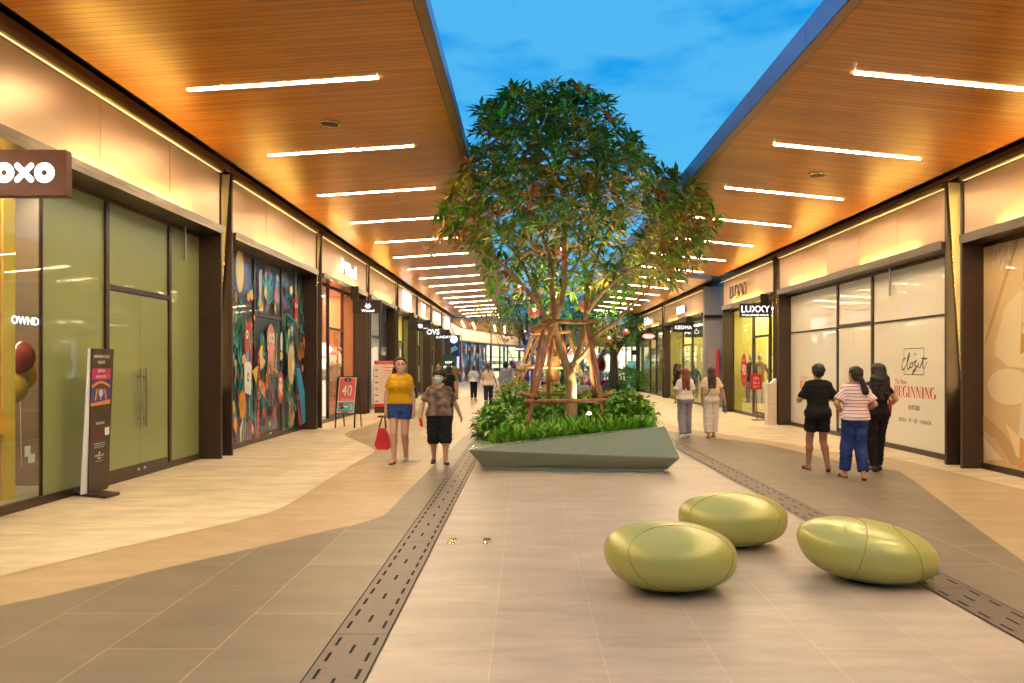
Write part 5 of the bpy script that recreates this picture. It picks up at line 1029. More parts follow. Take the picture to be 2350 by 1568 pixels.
    if extra: extra(t, sc, S, E, Hn, K, mw)
    t['hand_l'] = 0; del t['hand_l']
    return t, {s: mw @ sc(Hn[s]+(Hn[s]-E[s]).normalized()*.08) for s in (-1, 1)}
PI = math.pi
yel_ = cloth('mustard', (.62, .34, .012)); blu = cloth('denim_blue', (.03, .06, .24)); blk = cloth('black', (.012, .012, .015)); wht = cloth('white', (.78, .72, .68)); crm = cloth('cream', (.78, .62, .42)); gry = cloth('grey_jeans', (.26, .25, .32)); wpt = cloth('white_jeans', (.74, .66, .64)); jns = cloth('jeans', (.025, .05, .20), noise=.5, nscale=5)
def gl_(vx, vy): v = G(vx, vy); return (v.x, v.y, 0.0)
loc = gl_(918, 1062); _, hw = person('woman in mustard tee and blue shorts with glasses and pink mask', loc, -.05, 1.715, yel_, blu, HD, SK3, 'sidepony', arms={-1: ((.085, .03, -.26), (-.0, -.03, -.24)), 1: ((.06, .02, -.265), (.02, -.02, -.24))}, feet={-1: (.015, -.12, 0), 1: (-.02, .17, .03, .5)}, fem=True, sleeve=.6, short=.42, legw=1.12, hem=.93, h=.0095, near=True, hsc=1.10, mask=mat('mask_pink', (.86, .48, .53), .7), hyaw=.32, gl=True, shoes='sandal', shoe=mat('sandal_brown', (.06, .025, .015), .6), topw=.012, wide=1.04, flare=.012)
# red handbag
hx_ = hw[-1]; t = thing('handbag', 'red handbag hanging from the hand of the woman in mustard', 'bag', (hx_.x, hx_.y, hx_.z-.5)); mr_ = mat('bag_red', (.58, .015, .03), .45, noise=.15, nscale=8, bump=.3, bscale=14); mh = mat('bag_handle', (.16, .05, .03), .5)
q = MB(); x, y, z = hx_.x-.02, hx_.y, hx_.z-.22
q.add([(x-.10, y-.03, z), (x+.02, y-.03, z), (x+.12, y-.03, z-.28), (x+.06, y-.05, z-.36), (x-.12, y-.05, z-.36), (x-.17, y-.03, z-.29), (x-.10, y+.04, z), (x+.02, y+.04, z), (x+.12, y+.08, z-.28), (x+.06, y+.08, z-.36), (x-.12, y+.08, z-.36), (x-.17, y+.08, z-.29)], [(0, 5, 4, 3, 2, 1), (6, 7, 8, 9, 10, 11), (0, 1, 7, 6), (1, 2, 8, 7), (2, 3, 9, 8), (3, 4, 10, 9), (4, 5, 11, 10), (5, 0, 6, 11)], mr_); q.build('pouch', t, bevel=.015)
for s in (-1, 1):
    q = MB(); q.tube(bez((x-.09, y+.03*s, z), (x+.0, y+.03*s, z+.40), (x+.02, y+.03*s, z), 8), .009, mh, 6); q.build('handle', t)
camo = cloth('camo', (.06, .045, .045), noise=.0); MATS.pop('x', None); camo = mat('cloth_camo2', (.030, .020, .024), .85, noise=.5, nscale=11, col2=(.30, .21, .17))
loc = gl_(1008, 1064); _, hw = person('boy in brown camouflage tee with pale blue mask', loc, .12, 1.49, camo, blk, HB, SK3, 'fringe', arms={-1: ((.12, .04, -.25), (.03, -.05, -.22)), 1: ((.11, .06, -.25), (.09, .04, -.22))}, feet={-1: (.0, .14, .02, .3), 1: (.02, -.10, 0)}, wide=1.22, sleeve=.8, short=1.12, legw=1.12, hem=.86, h=.0095, near=True, hsc=1.30, mask=mat('mask_blue', (.42, .66, .68), .7), hyaw=-.45, shoes='clog', shoe=mat('clog_brown', (.03, .02, .016), .6), topw=.01)
q = MB(); p = hw[-1]; q.prism([(p.x-.02, p.y-.05, p.z+.04), (p.x+.035, p.y-.05, p.z+.02), (p.x+.05, p.y-.05, p.z-.11), (p.x-.0, p.y-.05, p.z-.10)], (0, .012, 0), mat('phone_red', (.7, .01, .03), .3)); q.build('mobile_phone', label='red mobile phone in the hand of the boy', category='phone')
loc = gl_(1877, 1081); person('man in black tee and black shorts seen from behind', loc, PI-.05, 1.62, blk, cloth('black2', (.014, .010, .012)), HB, SK2, 'short', arms={-1: ((.12, .02, -.24), (-.02, -.18, .0)), 1: ((.12, .0, -.24), (-.03, -.18, -.0))}, feet={1: (.03, -.12, .0), -1: (-.03, .12, .03, .9)}, wide=.98, sleeve=.85, short=.62, legw=1.15, hem=.84, h=.0095, near=True, shoes='sandal', shoe=M_black, topw=.012)
loc = gl_(1962, 1100); person('woman in red striped tee and frayed jeans seen from behind', loc, PI-.1, 1.58, striped(), jns, HB, SK, 'lowpony', arms={-1: ((.13, .05, -.23), (-.09, -.13, -.10)), 1: ((.14, .05, -.22), (-.10, -.13, -.12))}, feet={1: (.02, -.15, .0, 0), -1: (.0, .14, .02, .55)}, fem=True, wide=1.0, sleeve=.8, hem=.90, legw=1.14, h=.0095, near=True, hyaw=.35, shoes='sandal', shoe=mat('sandal_brown', (.06, .025, .015), .6), topw=.018, flare=.01, mask=mat('mask_blue', (.42, .66, .68), .7))
loc = gl_(2013, 1082)
def redbag(t, sc, S, E, Hn, K, mw):
    q = MB(); q.tube([sc(p) for p in ((-.17, .02, 1.15), (-.20, .02, 1.0), (-.19, .02, .86))], .016, M_red, 6); q.build('strap', t, local=True)
person('woman with long curly black hair and black clothes', loc, PI-.05, 1.61, blk, cloth('black2', (.014, .010, .012)), HB, SK, 'wild', arms={-1: ((.12, .05, -.22), (-.05, -.16, -.12)), 1: ((.06, .02, -.26), (0, -.2, .02))}, feet={1: (.0, .08, .0), -1: (.02, -.1, .0)}, fem=True, wide=.98, sleeve=.6, hem=.88, h=.0095, near=True, shoes='shoe', shoe=M_black, sole=M_white, extra=redbag, legw=1.05)
loc = gl_(1572, 1004); person('woman in white tee and grey jeans with auburn hair', loc, PI+.05, 1.53, wht, gry, (HR, .27), SK, 'long', arms={-1: ((.07, .02, -.25), (0, -.20, -.04)), 1: ((.08, .0, -.24), (0, -.2, .03))}, feet={-1: (-.01, -.08, 0), 1: (.0, .12, .01, .3)}, fem=True, sleeve=.8, hem=.94, topw=.02, legw=1.22, h=.011, shoe=M_white, flare=.01)
def strapx(t, sc, S, E, Hn, K, mw):
    q = MB(); q.tube([sc(p) for p in ((-.12, .06, 1.38), (-.05, .13, 1.28), (.06, .145, 1.12), (.15, .10, .98))], .010, M_black, 5); q.build('strap', t, local=True)
def strapy(t, sc, S, E, Hn, K, mw):
    q = MB(); q.tube([sc(p) for p in ((.12, .06, 1.38), (.05, .13, 1.28), (-.06, .145, 1.12), (-.15, .10, .98))], .010, M_black, 5); q.build('strap', t, local=True)
loc = gl_(1632, 1004); _, hw = person('woman in cream top and white trousers with a thin cross strap', loc, PI-.05, 1.56, crm, wpt, (HD, .26), SK, 'long', arms={-1: ((.12, .02, -.24), (.05, .02, -.23)), 1: ((.07, .02, -.25), (.01, -.0, -.24))}, feet={1: (-.0, .10, 0, .2), -1: (.0, -.10, 0)}, fem=True, sleeve=.7, hem=1.02, topw=.03, legw=1.3, h=.011, shoes='sandal', extra=strapx)
p = hw[-1]; t = thing('water_bottle', 'clear water bottle in the hand of the woman in white trousers', 'bottle', (p.x, p.y, p.z-.2)); q = MB(); q.lathe([(0, -.22), (.033, -.22), (.033, -.07), (.012, -.02)], p, glassmat('bottle_clear', (.8, .85, .9), 2.), 12); q.build('bottle_body', t); q = MB(); q.lathe([(.034, -.14), (.034, -.09)], p, mat('label_blue', (.1, .15, .4), .5), 12); q.lathe([(.014, -.02), (.014, .005), (0, .005)], p, M_white, 10); q.build('wrapper', t)
# farther people
F_ = dict(h=.02)
loc = gl_(1042, 917); person('man in olive shirt and tan trousers walking away on the left', loc, PI-.2, 1.78, cloth('olive', (.16, .13, .07)), cloth('tan', (.42, .24, .08)), HB, SK2, 'short', arms={-1: ((.09, -.03, -.24), (.03, -.2, -.02)), 1: ((.06, .0, -.26), (0, -.1, -.2))}, feet={1: (.0, .15, 0, .2), -1: (.0, -.15, 0)}, wide=1.05, **F_)
x = (1030-CX)*22/F; person('person with short dark hair in a black shirt by the left shops', (x, 22, 0), PI+.3, 1.585, blk, cloth('grey_dark', (.05, .05, .06)), HB, SK, 'bob', fem=True, h=.016)
x = (1007-CX)*26/F; person('man with cropped dark hair half hidden behind the boy', (x, 26, 0), -.3, 1.66, cloth('tee_grey', (.2, .2, .22)), blk, HB, SK2, 'short', h=.02)
loc = gl_(1087, 919); person('woman in pale blue blouse with a black cross strap and dark trousers', loc, PI, 1.58, cloth('pale_blue', (.55, .57, .70)), blk, HD, SK, 'bob', arms={-1: ((.10, .0, -.24), (.02, -.02, -.22)), 1: ((.10, .0, -.24), (.03, .02, -.22))}, feet={1: (.0, .0, 0), -1: (.0, -.02, 0)}, fem=True, sleeve=.85, topw=.03, hem=.92, shoes='sandal', extra=strapy, **F_)
x = (1121-CX)*28.6/F; person('woman in pale pink tee with a dark ponytail raising one hand', (x, 28.6, 0), PI+.05, 1.66, cloth('pale_pink', (.72, .56, .48)), cloth('navy', (.03, .035, .07)), HD, SK, 'pony', arms={1: ((.10, -.08, -.20), (-.12, -.06, .22)), -1: ((.10, .03, -.25), (.06, -.02, -.23))}, feet={1: (.0, .1, 0), -1: (.0, -.1, 0)}, fem=True, wide=1.06, h=.018)
x = (1162-CX)*27.5/F; person('man in grey blue shirt with rolled sleeves beside the lime bush', (x, 27.5, 0), PI-.25, 1.73, cloth('grey_blue', (.20, .24, .32)), blk, HB, SK2, 'short', sleeve=1.2, topw=.02, hyaw=-.5, mask=M_white, h=.018)
x = (1247-CX)*19.1/F; person('child in dark red top peeking out behind the planter', (x, 19.1, 0), .3, 1.20, cloth('dark_red', (.22, .015, .03)), blk, HB, SK3, 'fringe', hpitch=.3, h=.016)
loc = gl_(1553, 926); person('woman in black dress standing at the framed display window', (loc[0], loc[1], 0), PI/2+.5, 1.66, blk, blk, (HB, .2), SK2, 'long', arms={-1: ((.05, -.06, -.25), (-.03, -.2, .03)), 1: ((.05, -.08, -.24), (-.04, -.2, .03))}, fem=True, short=.4, hem=.75, shoes='sandal', **F_)
x, y = (1561-CX)*33.5/F, 33.5; person('second person in black close behind the woman in black dress', (x, y, 0), PI/2, 1.64, blk, blk, HB, SK2, 'short', **F_)
x = (1346-CX)*44/F; person('distant person in lilac top left of the tinsel arches', (x, 44, 0), 0.4, 1.25, cloth('lilac', (.5, .45, .7)), cloth('berry', (.35, .02, .15)), HB, SK3, 'bob', short=.6, **F_)
from mathutils.bvhtree import BVHTree
# ================================================================ BEAN SEATS
M_bean = mat('olive_gold_seat', (.42, .415, .12), .31, .09, noise=.05, nscale=3, bump=.02, bscale=240, coat=.15, coatr=.25)
M_bseam = mat('seat_seam', (.22, .20, .04), .5, .3)
def bean(label, vx, vyb, W, D, Hh, rz, tilt, seam, shr_=0.):
    x, y, _ = G(vx, vyb); t = thing('pebble_seat', label, 'seat', (x, y, 0), 'olive pebble seats', rz)
    n = 56; m = 34; q = MB(); vs = []
    def pt(u, v):          # v 0 bottom .. 1 top
        th = -math.pi/2+math.pi*v; zz = math.sin(th)*.5+.5; a = 2*math.pi*u
        tt = (zz-.56)/.56 if zz < .56 else (zz-.56)/.44; cx = math.sqrt(max(0, 1-abs(tt)**(2.7 if zz < .56 else 2.25))); shr = 1.
        r1 = (abs(math.cos(a))**2.25+abs(math.sin(a))**2.25)**(-1/2.25)
        X = math.cos(a)*r1*cx*W/2*shr; Y = math.sin(a)*r1*cx*D/2*shr
        Z = (zz**1.0)*Hh*(1+tilt*X/W*(1 if zz > .1 else 0)); Z = max(Z, .0)+ (0)
        X += shr_*W*(.5-zz)
        return Vector((X, Y, Z))
    for j in range(m+1):
        for i in range(n): vs.append(pt(i/n, max(.10, j/m)))
    q.add(vs, [(j*n+i, j*n+(i+1) % n, (j+1)*n+(i+1) % n, (j+1)*n+i) for j in range(m) for i in range(n)], M_bean, True)
    q.build('shell', t, local=True); s = MB(); bvh = BVHTree.FromPolygons(q.v, q.f)
    for sm_ in seam:
        c0 = Vector(sm_[:3]); pts = []
        ax = Vector(sm_[3:6]).normalized(); U = ax.orthogonal().normalized(); Vv = ax.cross(U); rad = sm_[6]
        o = Vector((0, 0, Hh*.45))+c0; sp2 = []
        for k in range(72):
            a = 2*math.pi*k/72; d = (ax*math.cos(rad)+(U*math.cos(a)+Vv*math.sin(a))*math.sin(rad)).normalized(); h_ = bvh.ray_cast(o+d*2, -d)
            if h_[0] is not None: sp2.append(h_[0]+d*.0004)
        s.tube(sp2+[sp2[0]], .0028, M_bseam, 5, False)
    s.build('seam', t, local=True)
    q = MB(); q.lathe([(0, .0), (.16, .0), (.16, .03), (0, .03)], (0, 0, 0), M_black, 20); q.build('foot', t, local=True); return t
bean('olive pebble seat nearest the camera with one round seam', 1537, 1349, .95, .82, .47, .12, .0, [(0, -.02, 0, .0, -.9, .42, .95)], .05)
bean('olive pebble seat behind the other two', 1680, 1250, .95, .82, .47, .0, .04, [(0, 0, 0, -.15, -.9, .40, .95)])
bean('olive pebble seat on the right crossed by two long seams', 1988, 1330, 0.97, .78, .45, -.32, -.14, [(0, 0, 0, -.9, -.3, .3, 1.08), (0, 0, 0, 1., -.0, .1, .75)], .13)
# ================================================================ STANDING SIGNS
# tall two sided brown standee
t = thing('standee', 'tall brown two sided standee with white headline before the olive glass', 'sign', (-4.1, 7.9, 0))
sc = .3596; hx = lambda px, py, d: P(px*sc, 799+py*sc, d)
q = MB(); a, b, c, d_ = P(161, 1138, 8.9), P(235, 1146, 8.75), P(274, 1136, 9.1), P(205, 1128, 9.3)
bx = G(161, 1138)[0]; 
pb = [G(160, 1137, .0), G(243, 1146, .0), G(275, 1137, .0), G(192, 1128, .0)]
q.prism([(p[0], p[1], .005) for p in pb], (0, 0, .035), M_dark); q.build('base', t)
dA = G(204, 1133, .04)[1]
BL = Vector(G(203, 1134, .04)); BR = Vector(G(248, 1121, .04)); TL = Vector(P(211, 801, BL.y)); TR = Vector(P(263, 800, BR.y+.0))
TL.z = (TL.z+TR.z)/2; TR = TL+(BR-BL)*1.14
nrm = (BR-BL).cross(TL-BL).normalized()
q = MB(); q.prism([BL, BR, TR, TL], nrm*-.012, M_dark); q.build('board', t)
WL = Vector(G(184, 1136, .04)); WT = Vector(P(202, 800, WL.y)); WT.z = TL.z; q = MB()
q.prism([WL, BL-nrm*.02+Vector((0, .05, 0)), TL-nrm*.02+Vector((0, .04, 0)), WT], (0, .012, 0), M_white); q.build('rear_board', t)
u = (BR-BL); W_ = u.length; vv = (TL-BL)+(TR-BR); vv = vv*.5; Hb = vv.length; un = u.normalized(); vn = vv.normalized(); shear_o = (TL-BL)
fr = (BL, un, (TL-BL).normalized(), nrm); q = MB(); A_ = 1.
kx = W_/.52; ff = fr; T_ = lambda s_, x, y, sz, m_=M_white, sx=.8: q.text(s_, ff, W_*x, Hb*y, sz, m_, sx*kx, off=.002, bold=.01)
T_('SIAM PREMIUM OUTLETS', .5, .935, .052, M_white, .72); T_('BANGKOK', .5, .895, .052, M_white, .72)
flat(q, ff, [(W_*.02, Hb*.78), (W_*.98, Hb*.785), (W_*.98, Hb*.86), (W_*.02, Hb*.862)], mat('magenta', (.42, .015, .10), .5), .0015)
T_('泰国开幕活动', .5, .835, .045, M_white, .7); T_('2020年6月19日 至 8月31日', .5, .795, .045, M_white, .56)
flat(q, ff, [(W_*.0, Hb*.60), (W_*1., Hb*.61), (W_*1., Hb*.78), (W_*.0, Hb*.775)], mat('pic_blue', (.03, .05, .22), .5), .0012)
mo = mat('pic_orange', (.65, .22, .05), .5); md_ = mat('pic_brown', (.12, .03, .01), .5)
flat(q, ff, [(0, Hb*.60), (W_, Hb*.61), (W_, Hb*.64), (0, Hb*.62)], mo, .0014)
for k in range(7): strip2(q, ff, [(W_*(.08+.14*k), Hb*.64), (W_*(.2+.1*k), Hb*(.70+.01*(k % 2))), (W_*.5, Hb*.765)], .028, mo if k % 2 else md_, .0016)
flat(q, ff, blob(W_*.5, Hb*.745, W_*.45, .05, 16), md_, .0017); strip2(q, ff, [(W_*(.05+.09*k), Hb*(.735+.03*math.sin(k*.32))) for k in range(11)], .03, mo, .0018); flat(q, ff, blob(W_*.5, Hb*.69, .05, .05, 10), mat('pic_light', (.35, .5, .8), .5), .0019)
T_('微信扫码关注满 2,000 泰铢', .5, .47, .038, M_white, .5); flat(q, ff, [(W_*.05, Hb*.38), (W_*.65, Hb*.385), (W_*.65, Hb*.44), (W_*.05, Hb*.44)], mat('pic_maroon', (.10, .015, .02), .5), .0015)
flat(q, ff, [(W_*.76, Hb*.385), (W_*.98, Hb*.39), (W_*.98, Hb*.445), (W_*.74, Hb*.44)], M_white, .0016)
for k, l in enumerate(('*SIAM PREMIUM OUTLETS BANGKOK  TERMS', 'AND CONDITIONS APPLY  PLEASE ASK FOR', 'MORE DETAILS AT CUSTOMER SERVICE')): T_(l, .48, .335-.014*k, .016, M_white, .9)
T_('SIAM PREMIUM OUTLETS', .5, .245, .036, M_white, .6); T_('BANGKOK', .5, .225, .036, M_white, .6); strip2(q, ff, [(W_*.3, Hb*.212), (W_*.7, Hb*.212)], .003, M_white, .002); flat(q, ff, blob(W_*.5, Hb*.27, .018, .014, 12), M_white, .002)
q.build('print', t)
# A-frame easel with the pink 40 poster
t = thing('easel_sign', 'black framed easel sign with pink 40 poster outside the peach window', 'sign', (-4.9, 19.9, 0))
yb, xl, xr = 19.55, P(768, 970, 19.55)[0], P(815, 970, 19.55)[0]; Z = lambda vy: H0+(CY-vy)*19.55/F
q = MB()
for x in (xl+.02, xr-.02):
    q.tube([(x-.0, yb, 0), (x+.02, yb+.12, Z(866))], .022, M_blk2, 6)
q.build('front_leg', t); q = MB()
for x in (xl+.12, xr+.04): q.tube([(x, yb+.55, 0), (x, yb+.16, Z(868))], .02, M_blk2, 6)
q.build('rear_leg', t)
fr = (Vector((xl+.02, yb-.02, Z(950))), Vector((1, 0, 0)), Vector((.06, .12, 1)).normalized(), Vector((0, -1, .12)).normalized()); w = xr-xl-.02; h = Z(868)-Z(952)
q = MB(); o, u_, v_, n_ = fr; bx_ = lambda x0, x1, y0, y1, m_, th, off=0: q.prism([o+u_*x0+v_*y0+n_*off, o+u_*x1+v_*y0+n_*off, o+u_*x1+v_*y1+n_*off, o+u_*x0+v_*y1+n_*off], n_*th, m_)
bx_(-.01, w+.01, -.01, h+.03, M_blk2, -.03); q.build('frame', t)
q = MB(); flat(q, fr, [(.03, .02), (w-.03, .02), (w-.03, h), (.03, h)], mat('poster_cream', (.82, .68, .6), .5), .002)
flat(q, fr, [(.05, h*.36), (w-.05, h*.36), (w-.05, h*.975), (.05, h*.975)], mat('poster_coral', (.78, .14, .13), .5), .004); flat(q, fr, [(.05, .05), (w-.05, .05), (w-.05, h*.33), (.05, h*.33)], mat('poster_teal', (.16, .42, .45), .5), .004)
flat(q, fr, [(w*.34, h*.89), (w*.66, h*.89), (w*.66, h*.985), (w*.34, h*.985)], mat('poster_navy', (.03, .02, .12), .5), .006); flower(q, fr, w*.5, h*.915, .03, M_white, .007)
q.text('40', fr, w*.5, h*.50, .40, M_white, .66, off=.006, bold=.008); q.text('5', fr, w*.77, h*.12, .2, M_white, .9, off=.006, bold=.008)
flat(q, fr, [(.08, h*.2), (.18, h*.22), (.19, h*.31), (.08, h*.3)], M_red, .006); flat(q, fr, [(.1, h*.13), (.2, h*.14), (.19, h*.2), (.12, h*.2)], mat('poster_navy', (.03, .02, .12), .5), .0055)
strip2(q, fr, [(w*.42, h*.2), (w*.62, h*.2)], .04, M_white, .006); strip2(q, fr, [(w*.2, h*.41), (w*.85, h*.40)], .01, M_white, .006); flat(q, fr, [(w*.3, .03), (w*.65, .03), (w*.65, .06), (w*.3, .06)], mat('poster_navy', (.03, .02, .12), .5), .007); q.build('poster', t)
# tall price board
d = 23.6; x0, x1 = P(859, 0, d)[0], P(908, 0, d)[0]; Z = lambda vy: H0+(CY-vy)*d/F
t = thing('price_board', 'tall cream board with red header and small print behind the woman in yellow', 'sign', ((x0+x1)/2, d, 0))
q = MB(); q.box(x0, x1, d, d+.03, Z(948), Z(828), mat('poster_cream', (.82, .68, .6), .5)); q.build('board', t); q = MB(); q.box(x0+.12, x1-.12, d-.12, d+.25, 0.002, .05, M_blk2); q.box(x0+.3, x1-.3, d+.01, d+.04, .05, Z(948), M_blk2); q.build('base', t)
q = MB(); fr = (Vector((x0, d-.001, Z(948))), Vector((1, 0, 0)), Vector((0, 0, 1)), Vector((0, -1, 0))); w = x1-x0; h = Z(828)-Z(948)
flat(q, fr, [(0, 0), (w, 0), (w, h*.12), (0, h*.12)], M_dark, .003); flat(q, fr, [(0, h*.12), (w, h*.12), (w, h*.18), (0, h*.18)], M_red, .003); flat(q, fr, [(0, h*.93), (w, h*.93), (w, h), (0, h)], M_red, .003)
q.text('NEW STORES & SPECIAL PRICES', fr, w/2, h*.967, .045, M_white, .8, off=.005); q.text('TODAY 19 June - 2 Aug 2020', fr, w/2, h*.943, .035, M_white, .85, off=.005)
for k in range(24):
    y = h*(.9-.03*k); strip2(q, fr, [(w*(.22 if k % 3 == 0 else .06), y), (w*pr.uniform(.6, .95), y)], .008, mat('print_grey', (.35, .28, .25), .6), .004)
    if k % 4 == 3: flat(q, fr, [(w*.04, y), (w*.17, y), (w*.17, y+.035), (w*.04, y+.035)], mat('print_navy', (.04, .05, .12), .6) if k % 8 == 3 else M_red, .005)
    if k in (1, 3): strip2(q, fr, [(w*.42, y), (w*.95, y)], .02, M_red, .0055)
q.build('print', t)
# red price sign on a stand by the LUXXY door
x, y, _ = G(1738, 965); X = lambda vx: (vx-CX)*y/F; Z = lambda vy: H0+(CY-vy)*y/F
t = thing('price_sign', 'red square sale sign on a thin stand before the yellow window', 'sign', (x, y, 0))
q = MB(); q.box(X(1722), X(1749), y, y+.02, Z(894), Z(859), M_red); q.build('plate', t)
q = MB(); q.tube([(X(1738), y+.01, .02), (X(1735), y+.01, Z(894))], .014, mat('rust_pole', (.25, .08, .04), .5), 8); q.box(X(1727), X(1752), y-.12, y+.12, .004, .025, mat('rust_pole', (.25, .08, .04), .5)); q.build('stand', t)
q = MB(); fr = (Vector((X(1735.5), y-.001, Z(876))), Vector((1, 0, 0)), Vector((0, 0, 1)), Vector((0, -1, 0)))
q.text('199.-', fr, 0, .05, .13, M_white, .78, off=.003, bold=.01); q.text('ซื้อ 5', fr, 0, -.075, .12, M_white, .85, off=.003, bold=.008); q.text('แถม 1', fr, 0, -.17, .09, M_white, .85, off=.003, bold=.008); q.build('print', t)
# cream bin at the column
x, y, _ = G(1771, 976); t = thing('litter_bin', 'slim cream box against the dark column by the yellow window', 'box', (x, y, 0))
q = MB(); q.box(x-.10, x+.14, y, y+.3, .005, .55, M_cream if 0 else mat('cream_box', (.72, .58, .48), .4)); q.box(x-.10, x+.14, y, y+.3, .556, 1.12, mat('cream_box', (.72, .58, .48), .4)); q.build('body', t, bevel=.01); q = MB(); q.prism([(x-.02, y+.02, 1.12), (x+.14, y+.02, 1.12), (x+.14, y+.02, 1.26)], (0, .2, 0), M_white); q.build('leaflets', t)
# small fallen leaf
x, y, _ = G(1543, 1137.5); q = MB(); leaf(q, (x, y, .018), (1, .3, .1), .09, .045, mat('leaf_gold', (.55, .32, .02), .4), pr); q.build('fallen_leaf', label='small yellow leaf lying on the paving past the seats', category='leaf')
x, y, _ = G(1325, 1094); q = MB(); leaf(q, (x, y, .018), (1, .1, .1), .08, .03, LM[3], pr); q.build('fallen_leaf', label='small brown leaf lying before the planter', category='leaf')
# planter uplight (lit lamp at the trunk)
x, y, z = P(1352, 955, 12.9); t = thing('uplight', 'small lit garden spotlight at the foot of the tree', 'spotlight', (x, y, z))
q = MB(); q.lathe([(.0, -.08), (.035, -.08), (.045, .03), (.038, .03)], (x, y, z), M_black, 14); q.build('housing', t); q = MB(); q.ball((x, y-.01, z+.035), .034, glow('uplight_lens', (1, .9, .55), 40.), 10); q.build('lens', t)
# ================================================================ FAR END
M_far = mat('far_panel', (.62, .52, .42), .5, .1)
pts = [(-6.4, 62), (-6.05, 71), (-3.7, 82), (-.68, 91), (4, 100), (10, 108)]
names = ['far curved shop front part with two sided corner by the left row', 'far curved shop front covered with a dark jungle mural', 'far curved shop front with pale lit shelves', 'far curved shop front with amber light behind the bamboo', 'far curved shop front hidden behind the trees']
far_glow = glow('far_interior_glow', (1., .85, .45), 1.3)  # back walls glow themselves, in place of lit shop rooms
for i in range(5):
    (xa, ya), (xb, yb) = pts[i], pts[i+1]; o = Vector((xa, ya, 0)); u_ = (Vector((xb, yb, 0))-o); Ln = u_.length; u_.normalize(); fr = (o, u_, Vector((0, 0, 1)), u_.cross(Vector((0, 0, 1))))
    if i == 0: pass
    t = thing('shopfront', names[i], 'shop front', (xa, ya, 0), 'curved row of shop fronts at the far end'); n_ = fr[3]
    def bx2(q, a, b, z0, z1, d0, d1, m_): q.prism([o+u_*a+n_*d0+Vector((0, 0, z0)), o+u_*b+n_*d0+Vector((0, 0, z0)), o+u_*b+n_*d1+Vector((0, 0, z0)), o+u_*a+n_*d1+Vector((0, 0, z0))], (0, 0, z1-z0), m_)
    q = MB(); bx2(q, .1, Ln-.7, 3.95, 4.95, 0, .1, M_far); q.build('fascia_panel', t)
    q = MB(); bx2(q, 0, Ln-.05, 3.83, 3.94, -.1, .15, M_beam); bx2(q, Ln-.65, Ln-.05, 0, 5.0, 0, .12, M_dark); bx2(q, 0, Ln, 0, 5.3, -4, -3.9, M_dark); bx2(q, 0, Ln, 4.96, 5.5, -.3, -.1, M_redband)
    for k in (.33, .6): bx2(q, Ln*k-.05, Ln*k+.05, 0, 3.83, -.25, -.1, M_frame)
    q.build('frame', t)
    q = MB()
    if i == 1:
        bx2(q, .05, Ln-.7, .1, 3.83, -.4, -.3, MC['navy']); ff = (o+n_*-.29+u_*.05, u_, Vector((0, 0, 1)), n_); nx = mural(q, ff, Ln-.8, 3.7, random.Random(9), 1.4, off0=.01)
        for k in range(40): flat(q, ff, clampp(blob(pr.uniform(.3, Ln-1), pr.uniform(.3, 3.5), pr.uniform(.08, .3), pr.uniform(.12, .45), 7, pr.random(), .3), Ln-.8, 3.7), MC[pr.choice(['red', 'orange', 'yellow', 'blue', 'white', 'pink', 'cyan', 'teal'])], nx())
        q.build('mural', t)
    else:
        bx2(q, .05, Ln-.7, .1, 3.83, -2.0, -1.9, far_glow); q.build('interior', t); q = MB(); bx2(q, .05, Ln-.7, .1, 3.83, -.22, -.2, M_glass); q.build('window_pane', t)
        q = MB()
        for z_ in (.9, 1.7, 2.5): bx2(q, .4, Ln-1.2, z_, z_+.08, -1.8, -1.5, M_frame)
        for k in range(10): a_ = .5+k*(Ln-2)/10; bx2(q, a_, a_+.5, .98, 1.3, -1.7, -1.5, pr.choice([MC['navy'], MC['red'], M_white, MC['teal']])); bx2(q, a_, a_+.3, 1.78, 2.1, -1.7, -1.5, pr.choice([MC['navy'], MC['gold'], M_white]))
        q.build('shelf', t)
    if i in (2, 3):
        q = MB(); q.text('KOREA' if i == 2 else 'KL', (o+n_*.1, u_, Vector((0, 0, 1)), n_), Ln*.45, 4.2, .6, M_black, 1, off=.02, bold=.01); q.text('••', (o+n_*.1, u_, Vector((0, 0, 1)), n_), Ln*.5, 4.0, .4, M_red, 1, off=.02); q.build('fascia_letters', t)
hang('small black box sign at the far pale shop', -1.1, .3, 84, 3.15, 3.6, M_black, lambda q, fr: q.text('●OOOOO', fr, 0, -.1, .28, M_lite, .9, off=.004), L)
hang('small black box sign with two letters behind the bamboo', -.2, .7, 93, 3.1, 3.7, M_black, lambda q, fr: q.text('CK', fr, 0, -.15, .45, M_lite, 1, off=.004, bold=.01), L)
